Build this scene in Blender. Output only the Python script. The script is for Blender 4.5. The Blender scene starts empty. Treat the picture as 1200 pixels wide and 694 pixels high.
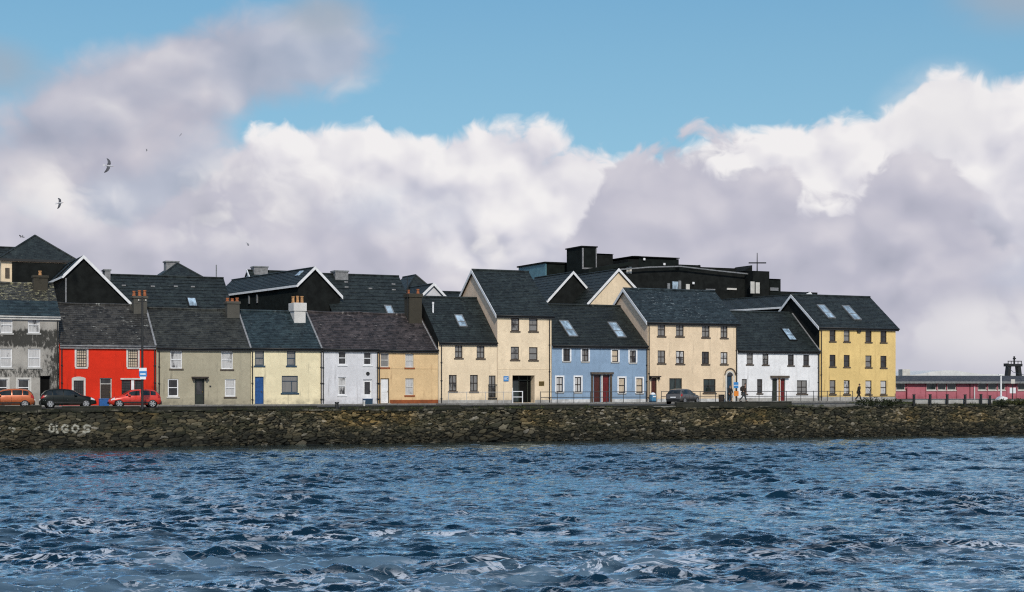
import bpy, math, random
import numpy as np
from mathutils import Vector, Matrix

random.seed(7)
rng = np.random.default_rng(11)
S = bpy.context.scene
COL = S.collection
R = math.radians

# ------------------------------------------------------------------ camera geometry
F = 1733.0            # focal length in photo pixels (photo 1200 x 694)
EYE = 4.82            # eye above the water (z = 0)
CAM = Vector((0, 0, EYE))
TH = R(25)            # the row of houses runs away from us to the right
THW = R(20)           # the quay wall
E = Vector((math.cos(TH), math.sin(TH), 0)); NB = Vector((-math.sin(TH), math.cos(TH), 0))
O = Vector((0, 137.5, 0))
EW = Vector((math.cos(THW), math.sin(THW), 0)); NW = Vector((-math.sin(THW), math.cos(THW), 0))
OW = Vector((0, 123.9, 0))
PAVE = 3.06           # pavement level along the houses
ROAD = 2.96
COPE = 2.82           # top of the quay wall

def ray(x, y): return Vector(((x - 600) / F, 1, -(y - 450) / F))
def at(x, y, d): return CAM + ray(x, y) * d
def hit(x, y, p0, n):
    r = ray(x, y); return CAM + r * ((p0 - CAM).dot(n) / r.dot(n))
def ground(x, y, z):
    r = ray(x, y); return CAM + r * ((z - EYE) / r.z)

# ------------------------------------------------------------------ object helpers
def link(o, parent=None):
    COL.objects.link(o)
    if parent is not None: o.parent = parent
    return o
def tag(o, label=None, cat=None, group=None, kind=None):
    if label: o['label'] = label
    if cat: o['category'] = cat
    if group: o['group'] = group
    if kind: o['kind'] = kind
    return o
def empty(name, loc=(0, 0, 0), rz=0.0):
    o = bpy.data.objects.new(name, None); o.empty_display_size = .3
    o.location = loc; o.rotation_euler = (0, 0, rz); return link(o)
def thing(name, label, cat, loc=(0, 0, 0), rz=0.0, group=None):
    return tag(empty(name, loc, rz), label, cat, group)
def copy_tree(o, parent=None):
    c = o.copy(); COL.objects.link(c); c.parent = parent
    for ch in list(o.children): copy_tree(ch, c)
    return c

class MB:
    def __init__(s): s.v = []; s.f = []; s.smooth = False
    def add(s, vs, fs):
        b = len(s.v); s.v += [tuple(p) for p in vs]; s.f += [tuple(b + i for i in f) for f in fs]; return s
    def box(s, x0, x1, y0, y1, z0, z1):
        if x0 > x1: x0, x1 = x1, x0
        if y0 > y1: y0, y1 = y1, y0
        if z0 > z1: z0, z1 = z1, z0
        v = [(x0, y0, z0), (x1, y0, z0), (x1, y1, z0), (x0, y1, z0), (x0, y0, z1), (x1, y0, z1), (x1, y1, z1), (x0, y1, z1)]
        return s.add(v, [(0, 3, 2, 1), (4, 5, 6, 7), (0, 1, 5, 4), (1, 2, 6, 5), (2, 3, 7, 6), (3, 0, 4, 7)])
    def bar(s, a, b, w, h, up=(0, 0, 1)):
        """a box along a->b, w wide and h high"""
        a = Vector(a); b = Vector(b); d = (b - a).normalized(); up = Vector(up)
        side = d.cross(up)
        if side.length < 1e-4: side = d.cross(Vector((1, 0, 0)))
        side.normalize(); u = side.cross(d).normalized()
        c = [(-w / 2, -h / 2), (w / 2, -h / 2), (w / 2, h / 2), (-w / 2, h / 2)]
        v = [a + side * p + u * q for p, q in c] + [b + side * p + u * q for p, q in c]
        return s.add(v, [(0, 1, 2, 3), (7, 6, 5, 4), (0, 4, 5, 1), (1, 5, 6, 2), (2, 6, 7, 3), (3, 7, 4, 0)])
    def tube(s, pts, r, n=8, r2=None, cap=True):
        pts = [Vector(p) for p in pts]; m = len(pts); rings = []
        b = len(s.v)
        for i, p in enumerate(pts):
            d = (pts[min(i + 1, m - 1)] - pts[max(i - 1, 0)]).normalized()
            up = Vector((0, 0, 1)) if abs(d.z) < .9 else Vector((1, 0, 0))
            a = d.cross(up).normalized(); c = a.cross(d)
            if isinstance(r, (list, tuple)): rr = r[i]
            else: rr = r if r2 is None else r + (r2 - r) * i / max(m - 1, 1)
            for k in range(n):
                t = 2 * math.pi * k / n
                s.v.append(tuple(p + a * math.cos(t) * rr + c * math.sin(t) * rr))
        for i in range(m - 1):
            for k in range(n):
                k2 = (k + 1) % n
                s.f.append((b + i * n + k, b + i * n + k2, b + (i + 1) * n + k2, b + (i + 1) * n + k))
        if cap:
            s.f.append(tuple(b + k for k in range(n))[::-1]); s.f.append(tuple(b + (m - 1) * n + k for k in range(n)))
        return s
    def prism(s, poly, y0, y1):
        """polygon in x,z extruded along y"""
        n = len(poly)
        v = [(x, y0, z) for x, z in poly] + [(x, y1, z) for x, z in poly]
        f = [tuple(range(n)), tuple(range(2 * n - 1, n - 1, -1))]
        f += [(i, i + n, (i + 1) % n + n, (i + 1) % n) for i in range(n)]
        return s.add(v, f)
    def quad(s, a, b, c, d): return s.add([a, b, c, d], [(0, 1, 2, 3)])
    def poly(s, pts): return s.add(pts, [tuple(range(len(pts)))])
    def build(s, name, mat=None, parent=None, smooth=False, bevel=0):
        m = bpy.data.meshes.new(name); m.from_pydata(s.v, [], s.f); m.validate(); m.update()
        if mat: m.materials.append(mat)
        if smooth: m.polygons.foreach_set('use_smooth', [True] * len(m.polygons))
        o = link(bpy.data.objects.new(name, m), parent)
        if bevel:
            md = o.modifiers.new('b', 'BEVEL'); md.width = bevel; md.segments = 2; md.limit_method = 'ANGLE'
        return o

# ------------------------------------------------------------------ material helpers
class NT:
    def __init__(s, tree): s.t = tree
    def n(s, typ, ins=None, **props):
        nd = s.t.nodes.new(typ)
        for k, v in props.items(): setattr(nd, k, v)
        for k, v in (ins or {}).items():
            sock = nd.inputs[k]
            if isinstance(v, bpy.types.NodeSocket): s.t.links.new(v, sock)
            else:
                if sock.type == 'RGBA' and len(v) == 3: v = (*v, 1)
                sock.default_value = v
        return nd
    def math(s, op, a, b=0.0, c=0.0, clamp=False):
        nd = s.n('ShaderNodeMath', {0: a, 1: b, 2: c}, operation=op); nd.use_clamp = clamp; return nd.outputs[0]
    def mix(s, fac, a, b, mode='MIX'):
        nd = s.t.nodes.new('ShaderNodeMix'); nd.data_type = 'RGBA'; nd.blend_type = mode
        for sock, v in ((nd.inputs[0], fac), (nd.inputs[6], a), (nd.inputs[7], b)):
            if isinstance(v, bpy.types.NodeSocket): s.t.links.new(v, sock)
            else: sock.default_value = (*v, 1) if isinstance(v, (tuple, list)) and len(v) == 3 else v
        return nd.outputs[2]
    def ramp(s, fac, stops, interp='LINEAR'):
        nd = s.t.nodes.new('ShaderNodeValToRGB'); cr = nd.color_ramp; cr.interpolation = interp
        while len(cr.elements) < len(stops): cr.elements.new(.5)
        for el, (p, c) in zip(cr.elements, stops):
            el.position = p; el.color = (*c, 1) if isinstance(c, (tuple, list)) else (c, c, c, 1)
        s.t.links.new(fac, nd.inputs[0]); return nd.outputs[0]
    def smooth(s, v, lo, hi, a=0.0, b=1.0):
        nd = s.n('ShaderNodeMapRange', {0: v, 1: lo, 2: hi, 3: a, 4: b}, interpolation_type='SMOOTHSTEP'); return nd.outputs[0]
    def noise(s, vec, scale, detail=4, rough=.55, dist=0.0, dims='3D'):
        nd = s.n('ShaderNodeTexNoise', {'Scale': scale, 'Detail': detail, 'Roughness': rough, 'Distortion': dist}, noise_dimensions=dims)
        if vec is not None: s.t.links.new(vec, nd.inputs['Vector'])
        return nd.outputs[0]
    def scale(s, vec, sc):
        return s.n('ShaderNodeMapping', {'Vector': vec, 'Scale': sc}).outputs[0]

def material(name):
    m = bpy.data.materials.new(name); m.use_nodes = True
    t = m.node_tree; t.nodes.clear(); n = NT(t)
    out = n.n('ShaderNodeOutputMaterial'); b = n.n('ShaderNodeBsdfPrincipled')
    t.links.new(b.outputs[0], out.inputs[0])
    return m, n, b
def setin(n, b, **kw):
    for k, v in kw.items():
        s = b.inputs[k.replace('_', ' ')]
        if isinstance(v, bpy.types.NodeSocket): n.t.links.new(v, s)
        else: s.default_value = (*v, 1) if isinstance(v, (tuple, list)) and len(v) == 3 and s.type == 'RGBA' else v
def coords(n): return n.n('ShaderNodeTexCoord').outputs['Object']
def mul(c, k): return tuple(x * k for x in c)

def m_plain(name, c, rough=.6, var=.25, sc=3.0, metal=0.0, bump=.15, spec=.5):
    m, n, b = material(name); co = coords(n)
    f = n.noise(co, sc, 5, .6); g = n.noise(co, sc * 9, 3, .6)
    col = n.mix(n.smooth(f, .3, .7), mul(c, 1 - var), mul(c, 1 + var))
    col = n.mix(n.math('MULTIPLY', g, var), col, mul(c, .5))
    setin(n, b, Base_Color=col, Roughness=rough, Metallic=metal)
    b.inputs['Specular IOR Level'].default_value = spec
    bp = n.n('ShaderNodeBump', {'Height': g, 'Strength': bump, 'Distance': .02}); setin(n, b, Normal=bp.outputs[0])
    return m

def m_stucco(name, c, stain=(.12, .11, .09), amount=.35, dirt=.5, streak=.7):
    """painted render: mottled, with rain streaks and a dirty foot"""
    m, n, b = material(name); co = coords(n)
    big = n.noise(co, .55, 5, .6); mid = n.noise(co, 3.2, 5, .65); fine = n.noise(co, 26, 3, .6)
    st = n.noise(n.scale(co, (2.6, 2.6, .22)), 1.0, 5, .6)
    col = n.mix(n.smooth(big, .35, .68), mul(c, .9), mul(c, 1.07))
    col = n.mix(n.math('MULTIPLY', n.smooth(mid, .45, .75), .5), col, mul(c, .72))
    col = n.mix(n.math('MULTIPLY', n.math('MULTIPLY', n.smooth(st, .52, .74), n.smooth(big, .40, .62)), streak), col, n.mix(.5, mul(c, .55), stain))
    sep = n.n('ShaderNodeSeparateXYZ', {0: co})
    low = n.smooth(sep.outputs[2], .75, .0)
    low = n.math('MULTIPLY', low, n.smooth(n.noise(co, 2.0, 4, .6), .3, .65))
    col = n.mix(n.math('MULTIPLY', low, dirt), col, stain)
    pat = n.math('MULTIPLY', n.smooth(n.noise(co, 1.1, 8, .72), .56, .76), amount * 1.35)
    col = n.mix(pat, col, stain)
    setin(n, b, Base_Color=col, Roughness=.88); b.inputs['Specular IOR Level'].default_value = .25
    h = n.math('ADD', n.math('MULTIPLY', mid, .6), n.math('MULTIPLY', fine, .4))
    setin(n, b, Normal=n.n('ShaderNodeBump', {'Height': h, 'Strength': .35, 'Distance': .03}).outputs[0])
    return m

def m_mould(name):
    """grey unpainted render blackened by mould"""
    m, n, b = material(name); co = coords(n); sep = n.n('ShaderNodeSeparateXYZ', {0: co})
    c = (.33, .31, .28)
    big = n.noise(co, .7, 5, .6)
    col = n.mix(n.smooth(big, .3, .7), mul(c, .8), mul(c, 1.2))
    z = sep.outputs[2]; x = sep.outputs[0]
    band = n.math('MULTIPLY', n.smooth(z, 4.3, 5.0), n.smooth(z, 6.5, 5.9))
    band2 = n.math('MULTIPLY', n.smooth(z, 2.0, 2.4), n.smooth(z, 3.6, 2.7))
    side = n.math('MULTIPLY', n.smooth(x, 6.9, 8.3), n.smooth(z, 6.9, 5.0))
    src = n.math('ADD', n.math('MAXIMUM', n.math('MAXIMUM', band, n.math('MULTIPLY', band2, .65)), n.math('MULTIPLY', side, .85)), .1)
    nz = n.noise(n.scale(co, (1.6, 1.6, 1.0)), 1.0, 8, .68)
    msk = n.smooth(n.math('ADD', n.math('MULTIPLY', src, .20), n.math('ADD', n.math('MULTIPLY', nz, .62), n.math('MULTIPLY', n.noise(n.scale(co, (2.6, 2.6, .8)), 2.6, 8, .8), .55))), .67, .79)
    col = n.mix(n.math('MULTIPLY', msk, .93), col, (.018, .018, .015))
    col = n.mix(n.math('MULTIPLY', n.smooth(n.noise(co, 3.5, 6, .7), .55, .75), .4), col, (.10, .095, .08))
    setin(n, b, Base_Color=col, Roughness=.92)
    setin(n, b, Normal=n.n('ShaderNodeBump', {'Height': n.noise(co, 9, 5, .65), 'Strength': .5, 'Distance': .04}).outputs[0])
    return m

def m_slate(name, c1, c2, fleck=(.30, .30, .29), fleck_amt=.35, moss=None, moss_amt=0.0, course=.26, rough=.55):
    m, n, b = material(name); co = coords(n)
    v = n.scale(co, (1, 1.32, 0))
    br = n.n('ShaderNodeTexBrick', {'Vector': v, 'Color1': c1, 'Color2': c2, 'Mortar': mul(c1, .25), 'Scale': 1.0, 'Mortar Size': .012,
                                    'Mortar Smooth': .2, 'Bias': 0.0, 'Brick Width': .36, 'Row Height': course})
    br.offset = .5
    # a value of its own for every slate
    wn = n.n('ShaderNodeTexVoronoi', {'Vector': n.scale(v, (2.8, 3.8, 1)), 'Scale': 1.0, 'Randomness': .8})
    rnd = n.n('ShaderNodeSeparateColor', {0: wn.outputs['Color']}).outputs[0]
    rr_ = n.math('POWER', rnd, 2.5); col = n.mix(n.math('MULTIPLY', rr_, .5), br.outputs[0], mul(c2, 1.9)); col = n.mix(n.smooth(rnd, .28, .05), col, mul(c1, .62))
    big = n.noise(co, .45, 5, .6)
    col = n.mix(n.math('MULTIPLY', n.smooth(big, .4, .7), .55), col, mul(c1, .5))
    fl = n.noise(n.scale(co, (2.2, 5.5, 1)), 1.0, 6, .75)
    patch = n.smooth(n.noise(co, .6, 3, .6), .42, .62)
    fm = n.math('MULTIPLY', n.smooth(fl, .57, .66), n.math('MULTIPLY', patch, fleck_amt))
    col = n.mix(fm, col, fleck)
    if moss:
        mm = n.smooth(n.noise(n.scale(co, (1, 1.6, 1)), 3.4, 6, .75), .53, .60)
        col = n.mix(n.math('MULTIPLY', mm, moss_amt), col, moss)
    setin(n, b, Base_Color=col, Roughness=rough); b.inputs['Specular IOR Level'].default_value = .35
    sp_ = n.smooth(n.noise(n.scale(co, (4, 7, 1)), 1.0, 4, .8), .57, .68); col = n.mix(n.math('MULTIPLY', sp_, fleck_amt * .6), col, mul(fleck, .6))
    h = n.math('ADD', n.math('MULTIPLY', br.outputs[1], -.7), n.math('MULTIPLY', rnd, .7))
    setin(n, b, Normal=n.n('ShaderNodeBump', {'Height': h, 'Strength': .45, 'Distance': .03}).outputs[0])
    return m

def m_glass(name, inside, light=None, amt=0.0, rough=.06):
    """window glass over a dim room (or a net curtain / blind): reflective, never the same twice"""
    m, n, b = material(name); co = coords(n)
    oi = n.n('ShaderNodeObjectInfo').outputs['Random']
    off = n.n('ShaderNodeCombineXYZ', {0: n.math('MULTIPLY', oi, 37.0), 1: n.math('MULTIPLY', oi, 11.0), 2: n.math('MULTIPLY', oi, 23.0)})
    v = n.n('ShaderNodeVectorMath', {0: co, 1: off.outputs[0]}, operation='ADD').outputs[0]
    f = n.noise(n.scale(v, (2.4, 1, 1.0)), 1.0, 4, .6)
    col = n.mix(n.smooth(f, .35, .7), mul(inside, .6), mul(inside, 1.7))
    if light:
        folds = n.noise(n.scale(v, (9, 1, .6)), 1.0, 3, .5)
        lc = n.mix(folds, mul(light, .6), mul(light, 1.15))
        col = n.mix(n.math('MULTIPLY', n.smooth(n.math('ADD', f, n.math('MULTIPLY', oi, .2)), .38, .56), amt), col, lc)
    setin(n, b, Base_Color=col, Roughness=rough, IOR=1.5)
    b.inputs['Specular IOR Level'].default_value = .6
    bw = n.noise(v, 1.3, 2, .5)
    setin(n, b, Normal=n.n('ShaderNodeBump', {'Height': bw, 'Strength': .12, 'Distance': .05}).outputs[0])
    return m

M = {}
M['cream'] = m_stucco('cream_render', (.80, .70, .47))
M['cream_pale'] = m_stucco('pale_cream_render', (.80, .645, .455), amount=.25, streak=.4)
M['peach'] = m_stucco('peach_gable_render', (.72, .55, .41), amount=.3, streak=.5)
M['salmon'] = m_stucco('salmon_render', (.76, .595, .415), amount=.2)
M['beige'] = m_stucco('beige_render', (.40, .36, .265), amount=.3)
M['red'] = m_stucco('red_render', (.68, .030, .010), stain=(.20, .02, .012), amount=.35, dirt=.4)
M['white'] = m_stucco('white_render', (.80, .795, .805), stain=(.33, .32, .31), amount=.2)
M['lilac'] = m_stucco('lilac_white_render', (.66, .655, .68), stain=(.28, .26, .26), amount=.2)
M['ochre'] = m_stucco('ochre_render', (.71, .50, .275), stain=(.26, .13, .06), amount=.3)
M['blue'] = m_stucco('blue_render', (.245, .345, .475), stain=(.12, .17, .22), amount=.25)
M['yellow'] = m_stucco('yellow_render', (.75, .54, .225), stain=(.34, .21, .08), amount=.3)
M['pink'] = m_stucco('pink_render', (.45, .145, .18), stain=(.22, .05, .06), amount=.4)
M['mould'] = m_mould('mouldy_grey_render')
M['plinth_white'] = m_stucco('plinth_white', (.66, .66, .66), stain=(.2, .2, .19), amount=.4, dirt=.6)
M['plinth_rust'] = m_stucco('plinth_rust', (.30, .085, .03), stain=(.1, .04, .02))
M['plinth_grey'] = m_stucco('plinth_grey', (.42, .41, .39), stain=(.14, .13, .12), amount=.4)
M['black_clad'] = m_plain('black_cladding', (.011, .0125, .012), .9, .4, 1.2, spec=.15)
M['green_wall'] = m_plain('dark_green_black_wall', (.009, .0125, .0115), .9, .4, 1.2, spec=.15)
M['slate_dark'] = m_slate('dark_slate', (.0125, .0175, .0175), (.020, .027, .0265), fleck=(.13, .15, .13), fleck_amt=.4)
M['slate_black'] = m_slate('black_slate', (.011, .0145, .013), (.0175, .022, .0195), fleck=(.12, .14, .11), fleck_amt=.5)
M['slate_blue'] = m_slate('blue_slate', (.015, .027, .032), (.026, .042, .047), fleck=(.17, .20, .20), fleck_amt=.4)
M['slate_worn'] = m_slate('worn_blue_slate', (.014, .023, .027), (.026, .038, .043), fleck=(.27, .31, .32), fleck_amt=.95)
M['slate_grey'] = m_slate('grey_slate', (.024, .025, .022), (.040, .041, .035), fleck=(.14, .14, .12), fleck_amt=.45)
M['slate_old'] = m_slate('old_lichened_slate', (.027, .025, .0225), (.054, .050, .044), fleck=(.34, .34, .31), fleck_amt=.95, course=.3)
M['slate_brown'] = m_slate('brown_slate', (.030, .025, .025), (.060, .048, .047), fleck=(.28, .25, .23), fleck_amt=.8)
M['slate_moss'] = m_slate('mossy_slate', (.028, .027, .022), (.055, .052, .043), moss=(.27, .25, .15), moss_amt=.95)
M['white_paint'] = m_plain('white_paint', (.76, .76, .77), .5, .1, 2)
M['offwhite'] = m_plain('offwhite_paint', (.58, .56, .52), .6, .15, 2)
M['brown_wood'] = m_plain('dark_brown_wood', (.034, .022, .015), .5, .3, 4)
M['brown_sill'] = m_plain('brown_stone_sill', (.085, .065, .048), .8, .3, 5)
M['navy_paint'] = m_plain('navy_paint', (.02, .05, .085), .45, .2, 4)
M['door_blue'] = m_plain('door_blue_paint', (.015, .075, .24), .4, .2, 4)
M['door_red'] = m_plain('door_red_paint', (.14, .012, .012), .4, .2, 4)
M['door_maroon'] = m_plain('door_maroon_paint', (.075, .017, .011), .4, .2, 4)
M['door_green'] = m_plain('door_dark_green_paint', (.02, .026, .018), .5, .3, 4)
M['dark'] = m_plain('dark_recess', (.006, .006, .006), .9, .3, 3, spec=.1)
M['gutter'] = m_plain('dark_gutter', (.012, .012, .012), .5, .3, 4)
M['grey_metal'] = m_plain('weathered_grey_metal', (.23, .235, .24), .5, .25, 4, metal=.3)
M['rail'] = m_plain('dark_painted_rail', (.045, .045, .047), .5, .3, 6)
M['rail_pale'] = m_plain('pale_galvanised_rail', (.42, .42, .42), .5, .25, 6)
M['pot'] = m_plain('terracotta_pot', (.32, .10, .035), .8, .4, 5)
M['pot_pale'] = m_plain('pale_terracotta_pot', (.42, .22, .09), .8, .4, 5)
M['stack_grey'] = m_stucco('grey_chimney_render', (.085, .08, .068), stain=(.02, .02, .016), amount=.7)
M['stack_white'] = m_stucco('white_chimney_render', (.62, .60, .57), stain=(.17, .11, .08), amount=.6)
M['stack_stone'] = m_stucco('stone_chimney', (.05, .044, .033), stain=(.012, .012, .01), amount=.8)
M['lead'] = m_plain('lead_flashing', (.22, .22, .225), .6, .3, 4)
M['brass'] = m_plain('brass_plate', (.20, .13, .03), .45, .25, 8, metal=.5)
M['sign_blue'] = m_plain('sign_blue', (.02, .20, .50), .5, .1, 4)
M['sign_orange'] = m_plain('sign_orange', (.70, .22, .02), .5, .1, 4)
M['sign_white'] = m_plain('sign_white', (.75, .77, .80), .5, .06, 4)
M['teal'] = m_plain('teal_panel', (.10, .22, .27), .6, .15, 1.5)
M['glass'] = m_glass('window_glass_dark', (.03, .03, .03))
M['glass_net'] = m_glass('window_glass_net_curtain', (.05, .05, .05), (.62, .61, .60), .9)
M['glass_half'] = m_glass('window_glass_half_curtain', (.03, .03, .03), (.30, .29, .275), .7)
M['glass_blind'] = m_glass('window_glass_cream_blind', (.20, .15, .10), (.60, .49, .36), 1.0)
M['glass_sky'] = m_glass('skylight_glass', (.26, .34, .41), rough=.08)
M['glass_green'] = m_glass('shop_glass_green', (.02, .032, .03))
# ------------------------------------------------------------------ houses
def pane_mat(kind): return M[{'d': 'glass', 'n': 'glass_net', 'h': 'glass_half', 'b': 'glass_blind', 'g': 'glass_green'}[kind]]

class House:
    """A house on the quay row: local x along the front, y back into the plot, z up from the pavement."""
    def __init__(s, name, label, cat, xl, xr, off=0.0, gap=.008):
        s.p0 = O + NB * off
        a = (hit(xl, 450, s.p0, NB) - O).dot(E) + gap; b = (hit(xr, 450, s.p0, NB) - O).dot(E) - gap
        s.w = b - a; org = s.p0 + E * a; org.z = PAVE
        s.root = thing(name, label, cat, org, TH); s.org = org
        s.mat = Matrix.Translation(org) @ Matrix.Rotation(TH, 4, 'Z'); s.inv = s.mat.inverted()
        s.open = []
    def L(s, x, y, depth=0.0):
        """photo pixel -> (local x, local z) on the plane of the front"""
        p = s.inv @ hit(x, y, s.p0 + NB * depth, NB); return p.x, p.z
    def rect(s, x0, x1, y0, y1):
        a = s.L(x0, (y0 + y1) / 2)[0]; b = s.L(x1, (y0 + y1) / 2)[0]
        z1 = s.L((x0 + x1) / 2, y0)[1]; z0 = s.L((x0 + x1) / 2, y1)[1]
        return a, b, max(z0, .02), z1
    def shape(s, T, y_eave, y_ridge, wall, roof, ov=(0., 0.), gl=None, gr=None, barge=None, sag=.0, thick=.10, course=.26,
              gutter='gutter', eave=.22, fascia=None, ridge=None, back=True):
        s.T = T; s.he = s.L((s.L0x()), y_eave)[1]
        q = s.mat @ Vector((0, T, 0)); d = q.y; s.hr = (EYE - (y_ridge - 450) * d / F) - PAVE
        m = s.m = (s.hr - s.he) / T; s.wallm = wall; w = s.w
        # --- walls
        b = MB(); he, hr = s.he, s.hr; D = 2 * T
        xs = sorted({0, w} | {v for o in s.open for v in (o[0], o[1])}); zs = sorted({-.35, he} | {v for o in s.open for v in (o[2], o[3])})
        for i in range(len(xs) - 1):
            for j in range(len(zs) - 1):
                cx = (xs[i] + xs[i + 1]) / 2; cz = (zs[j] + zs[j + 1]) / 2
                if any(o[0] < cx < o[1] and o[2] < cz < o[3] for o in s.open): continue
                b.quad((xs[i], 0, zs[j]), (xs[i + 1], 0, zs[j]), (xs[i + 1], 0, zs[j + 1]), (xs[i], 0, zs[j + 1]))
        for (x0, x1, z0, z1, dp) in s.open:
            b.quad((x0, 0, z0), (x0, 0, z1), (x0, dp, z1), (x0, dp, z0)); b.quad((x1, 0, z0), (x1, dp, z0), (x1, dp, z1), (x1, 0, z1))
            b.quad((x0, 0, z1), (x1, 0, z1), (x1, dp, z1), (x0, dp, z1)); b.quad((x0, 0, z0), (x0, dp, z0), (x1, dp, z0), (x1, 0, z0))
        b.quad((0, D, -.35), (0, D, he), (w, D, he), (w, D, -.35))
        gab = lambda x: [(x, 0, -.35), (x, D, -.35), (x, D, he), (x, T, hr), (x, 0, he)]
        for x, gm in ((0, gl), (w, gr)):
            if gm: MB().poly(gab(x)).build('gable_wall', M[gm], s.root)
            else: b.poly(gab(x))
        s.wall = b.build('wall', M[wall], s.root)
        # --- roof: courses of slate, each lapping the one below
        x0, x1 = -ov[0], w + ov[1]; nx = max(2, int((x1 - x0) / .5)); b = MB()
        cosp = 1 / math.sqrt(1 + m * m); nrm = Vector((0, -m * cosp, cosp))
        n = max(6, int((T + eave) / cosp / course)); X = [x0 + (x1 - x0) * i / nx for i in range(nx + 1)]
        ph = random.random() * 9
        def pt(x, y, lift):
            t = (x - x0) / (x1 - x0); sg = -sag * 4 * t * (1 - t) * (.3 + .7 * (y + eave) / (T + eave)) + .35 * sag * math.sin(x * 1.3 + ph)
            p = Vector((x, y, he + m * y + thick / cosp + sg)); return p + nrm * lift
        rows = []
        for i in range(n):
            ya = -eave + (T + eave) * i / n; yb = -eave + (T + eave) * (i + 1) / n
            rows.append([pt(x, ya, .017 + random.uniform(-.006, .009)) for x in X]); rows.append([pt(x, yb, 0.0) for x in X])
        v = [p for r_ in rows for p in r_]; k = nx + 1; f = []
        for r_ in range(len(rows) - 1):
            for i in range(nx): f.append((r_ * k + i, r_ * k + i + 1, (r_ + 1) * k + i + 1, (r_ + 1) * k + i))
        b.add(v, f)
        low = lambda x, y: (x, y, he + m * y + .012)
        # underside, eave edge and verges
        b.quad(low(x0, -eave), low(x0, T), low(x1, T), low(x1, -eave))
        for i in range(nx): b.quad(low(X[i], -eave), low(X[i + 1], -eave), rows[0][i + 1], rows[0][i])
        for sx, idx in ((x0, 0), (x1, -1)):
            for r_ in range(0, len(rows) - 1): 
                ya, yb = rows[r_][idx].y, rows[r_ + 1][idx].y
                if abs(yb - ya) > .02: b.quad(low(sx, max(ya, -eave)), low(sx, yb), rows[r_ + 1][idx], rows[r_][idx])
        # back slope
        zb = lambda y: he + m * (D - y)
        b.quad((x0, T, hr + thick / cosp), (x1, T, hr + thick / cosp), (x1, D + eave, zb(D + eave) + thick / cosp), (x0, D + eave, zb(D + eave) + thick / cosp))
        b.quad((x0, T, hr + .012), (x0, D + eave, zb(D + eave) + .012), (x1, D + eave, zb(D + eave) + .012), (x1, T, hr + .012))
        for sx in (x0, x1): b.quad((sx, T, hr + .012), (sx, T, hr + thick / cosp), (sx, D + eave, zb(D + eave) + thick / cosp), (sx, D + eave, zb(D + eave) + .012))
        s.roof = b.build('roof', M[roof], s.root)
        s.slope_p = s.mat @ Vector((0, 0, he + thick / cosp)); s.slope_n = (s.mat.to_3x3() @ nrm).normalized(); s.cosp = cosp; s.thick = thick; s.eave = eave
        b = MB(); X2 = [x0 + (x1 - x0) * i / nx for i in range(nx + 1)]
        b.tube([pt(x, T, .03) for x in X2], .10, 8); b.build('ridge_tiles', M[ridge or roof], s.roof, smooth=True)
        if gutter:
            zg = he - m * eave + .06
            b = MB(); b.tube([(x0, -eave - .06, zg), (x1, -eave - .06, zg)], .065, 8); b.build('gutter', M[gutter], s.root, smooth=True)
        MB().box(x0 + .01, x1 - .01, -eave + .02, -eave + .045, he - m * eave - .16, he - m * eave + .01).build('fascia', M[fascia or gutter or 'gutter'], s.root)
        MB().box(x0 + .01, x1 - .01, -eave + .047, -.003, he - m * eave - .155, he - m * eave - .13).build('soffit', M[fascia or gutter or 'gutter'], s.root)
        if barge:
            for sx, sg in ((x0, -1),) if barge[1] == 'l' else ((x1, 1),) if barge[1] == 'r' else ((x0, -1), (x1, 1)):
                b = MB(); h_ = .30
                for (ya, za, yb, zb2) in ((-eave - .02, he - m * (eave + .02), T, hr), (T, hr, D + eave, he - m * eave)):
                    pa = [(sx + sg * .003, ya, za - h_ + .14), (sx + sg * .003, yb, zb2 - h_ + .14), (sx + sg * .003, yb, zb2 + .16), (sx + sg * .003, ya, za + .16)]
                    pb = [(sx + sg * .05, y, z) for _, y, z in pa]
                    b.add(pa + pb, [(0, 1, 2, 3), (7, 6, 5, 4), (0, 4, 5, 1), (1, 5, 6, 2), (2, 6, 7, 3), (3, 7, 4, 0)])
                b.build('barge_board', M[barge[0]], s.root)
        return s
    def L0x(s):
        # photo column of the left front corner
        q = s.org; return 600 + F * q.x / q.y
    def opening(s, r, dp=.16): s.open.append((*r, dp)); return r
    # ---- fittings (call before shape())
    def window(s, px, frame='brown_wood', pane='h', bars='sash', sill='brown_sill', surround=None, fw=.07, arch=0.0, sillw=.10):
        x0, x1, z0, z1 = r = s.rect(*px); s.opening(r); fy0, fy1 = .075, .125
        b = MB(); e = .004
        b.box(x0 + e, x0 + fw, fy0, fy1, z0 + e, z1 - e); b.box(x1 - fw, x1 - e, fy0, fy1, z0 + e, z1 - e)
        b.box(x0 + fw, x1 - fw, fy0, fy1, z0 + e, z0 + fw * 1.2); b.box(x0 + fw, x1 - fw, fy0, fy1, z1 - fw, z1 - e)
        xa, xb, za, zb = x0 + fw, x1 - fw, z0 + fw * 1.2, z1 - fw; zm = (za + zb) / 2; t = .03
        if bars in ('sash', 'cross'): b.box(xa, xb, fy0 - .012, fy1 - .01, zm - .032, zm + .032)
        if bars == 'cross':
            for (c, d_) in ((za, zm - .032), (zm + .032, zb)): b.box((xa + xb) / 2 - t, (xa + xb) / 2 + t, fy0 + .004, fy1 - .006, c, d_)
        if bars == 'mullion': b.box((xa + xb) / 2 - .04, (xa + xb) / 2 + .04, fy0, fy1, za, zb)
        if bars == 'tlight': b.box(xa, xb, fy0, fy1, zb - .42, zb - .36); b.box(xa + (xb - xa) * .62, xa + (xb - xa) * .62 + .06, fy0, fy1, za, zb - .42)
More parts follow.
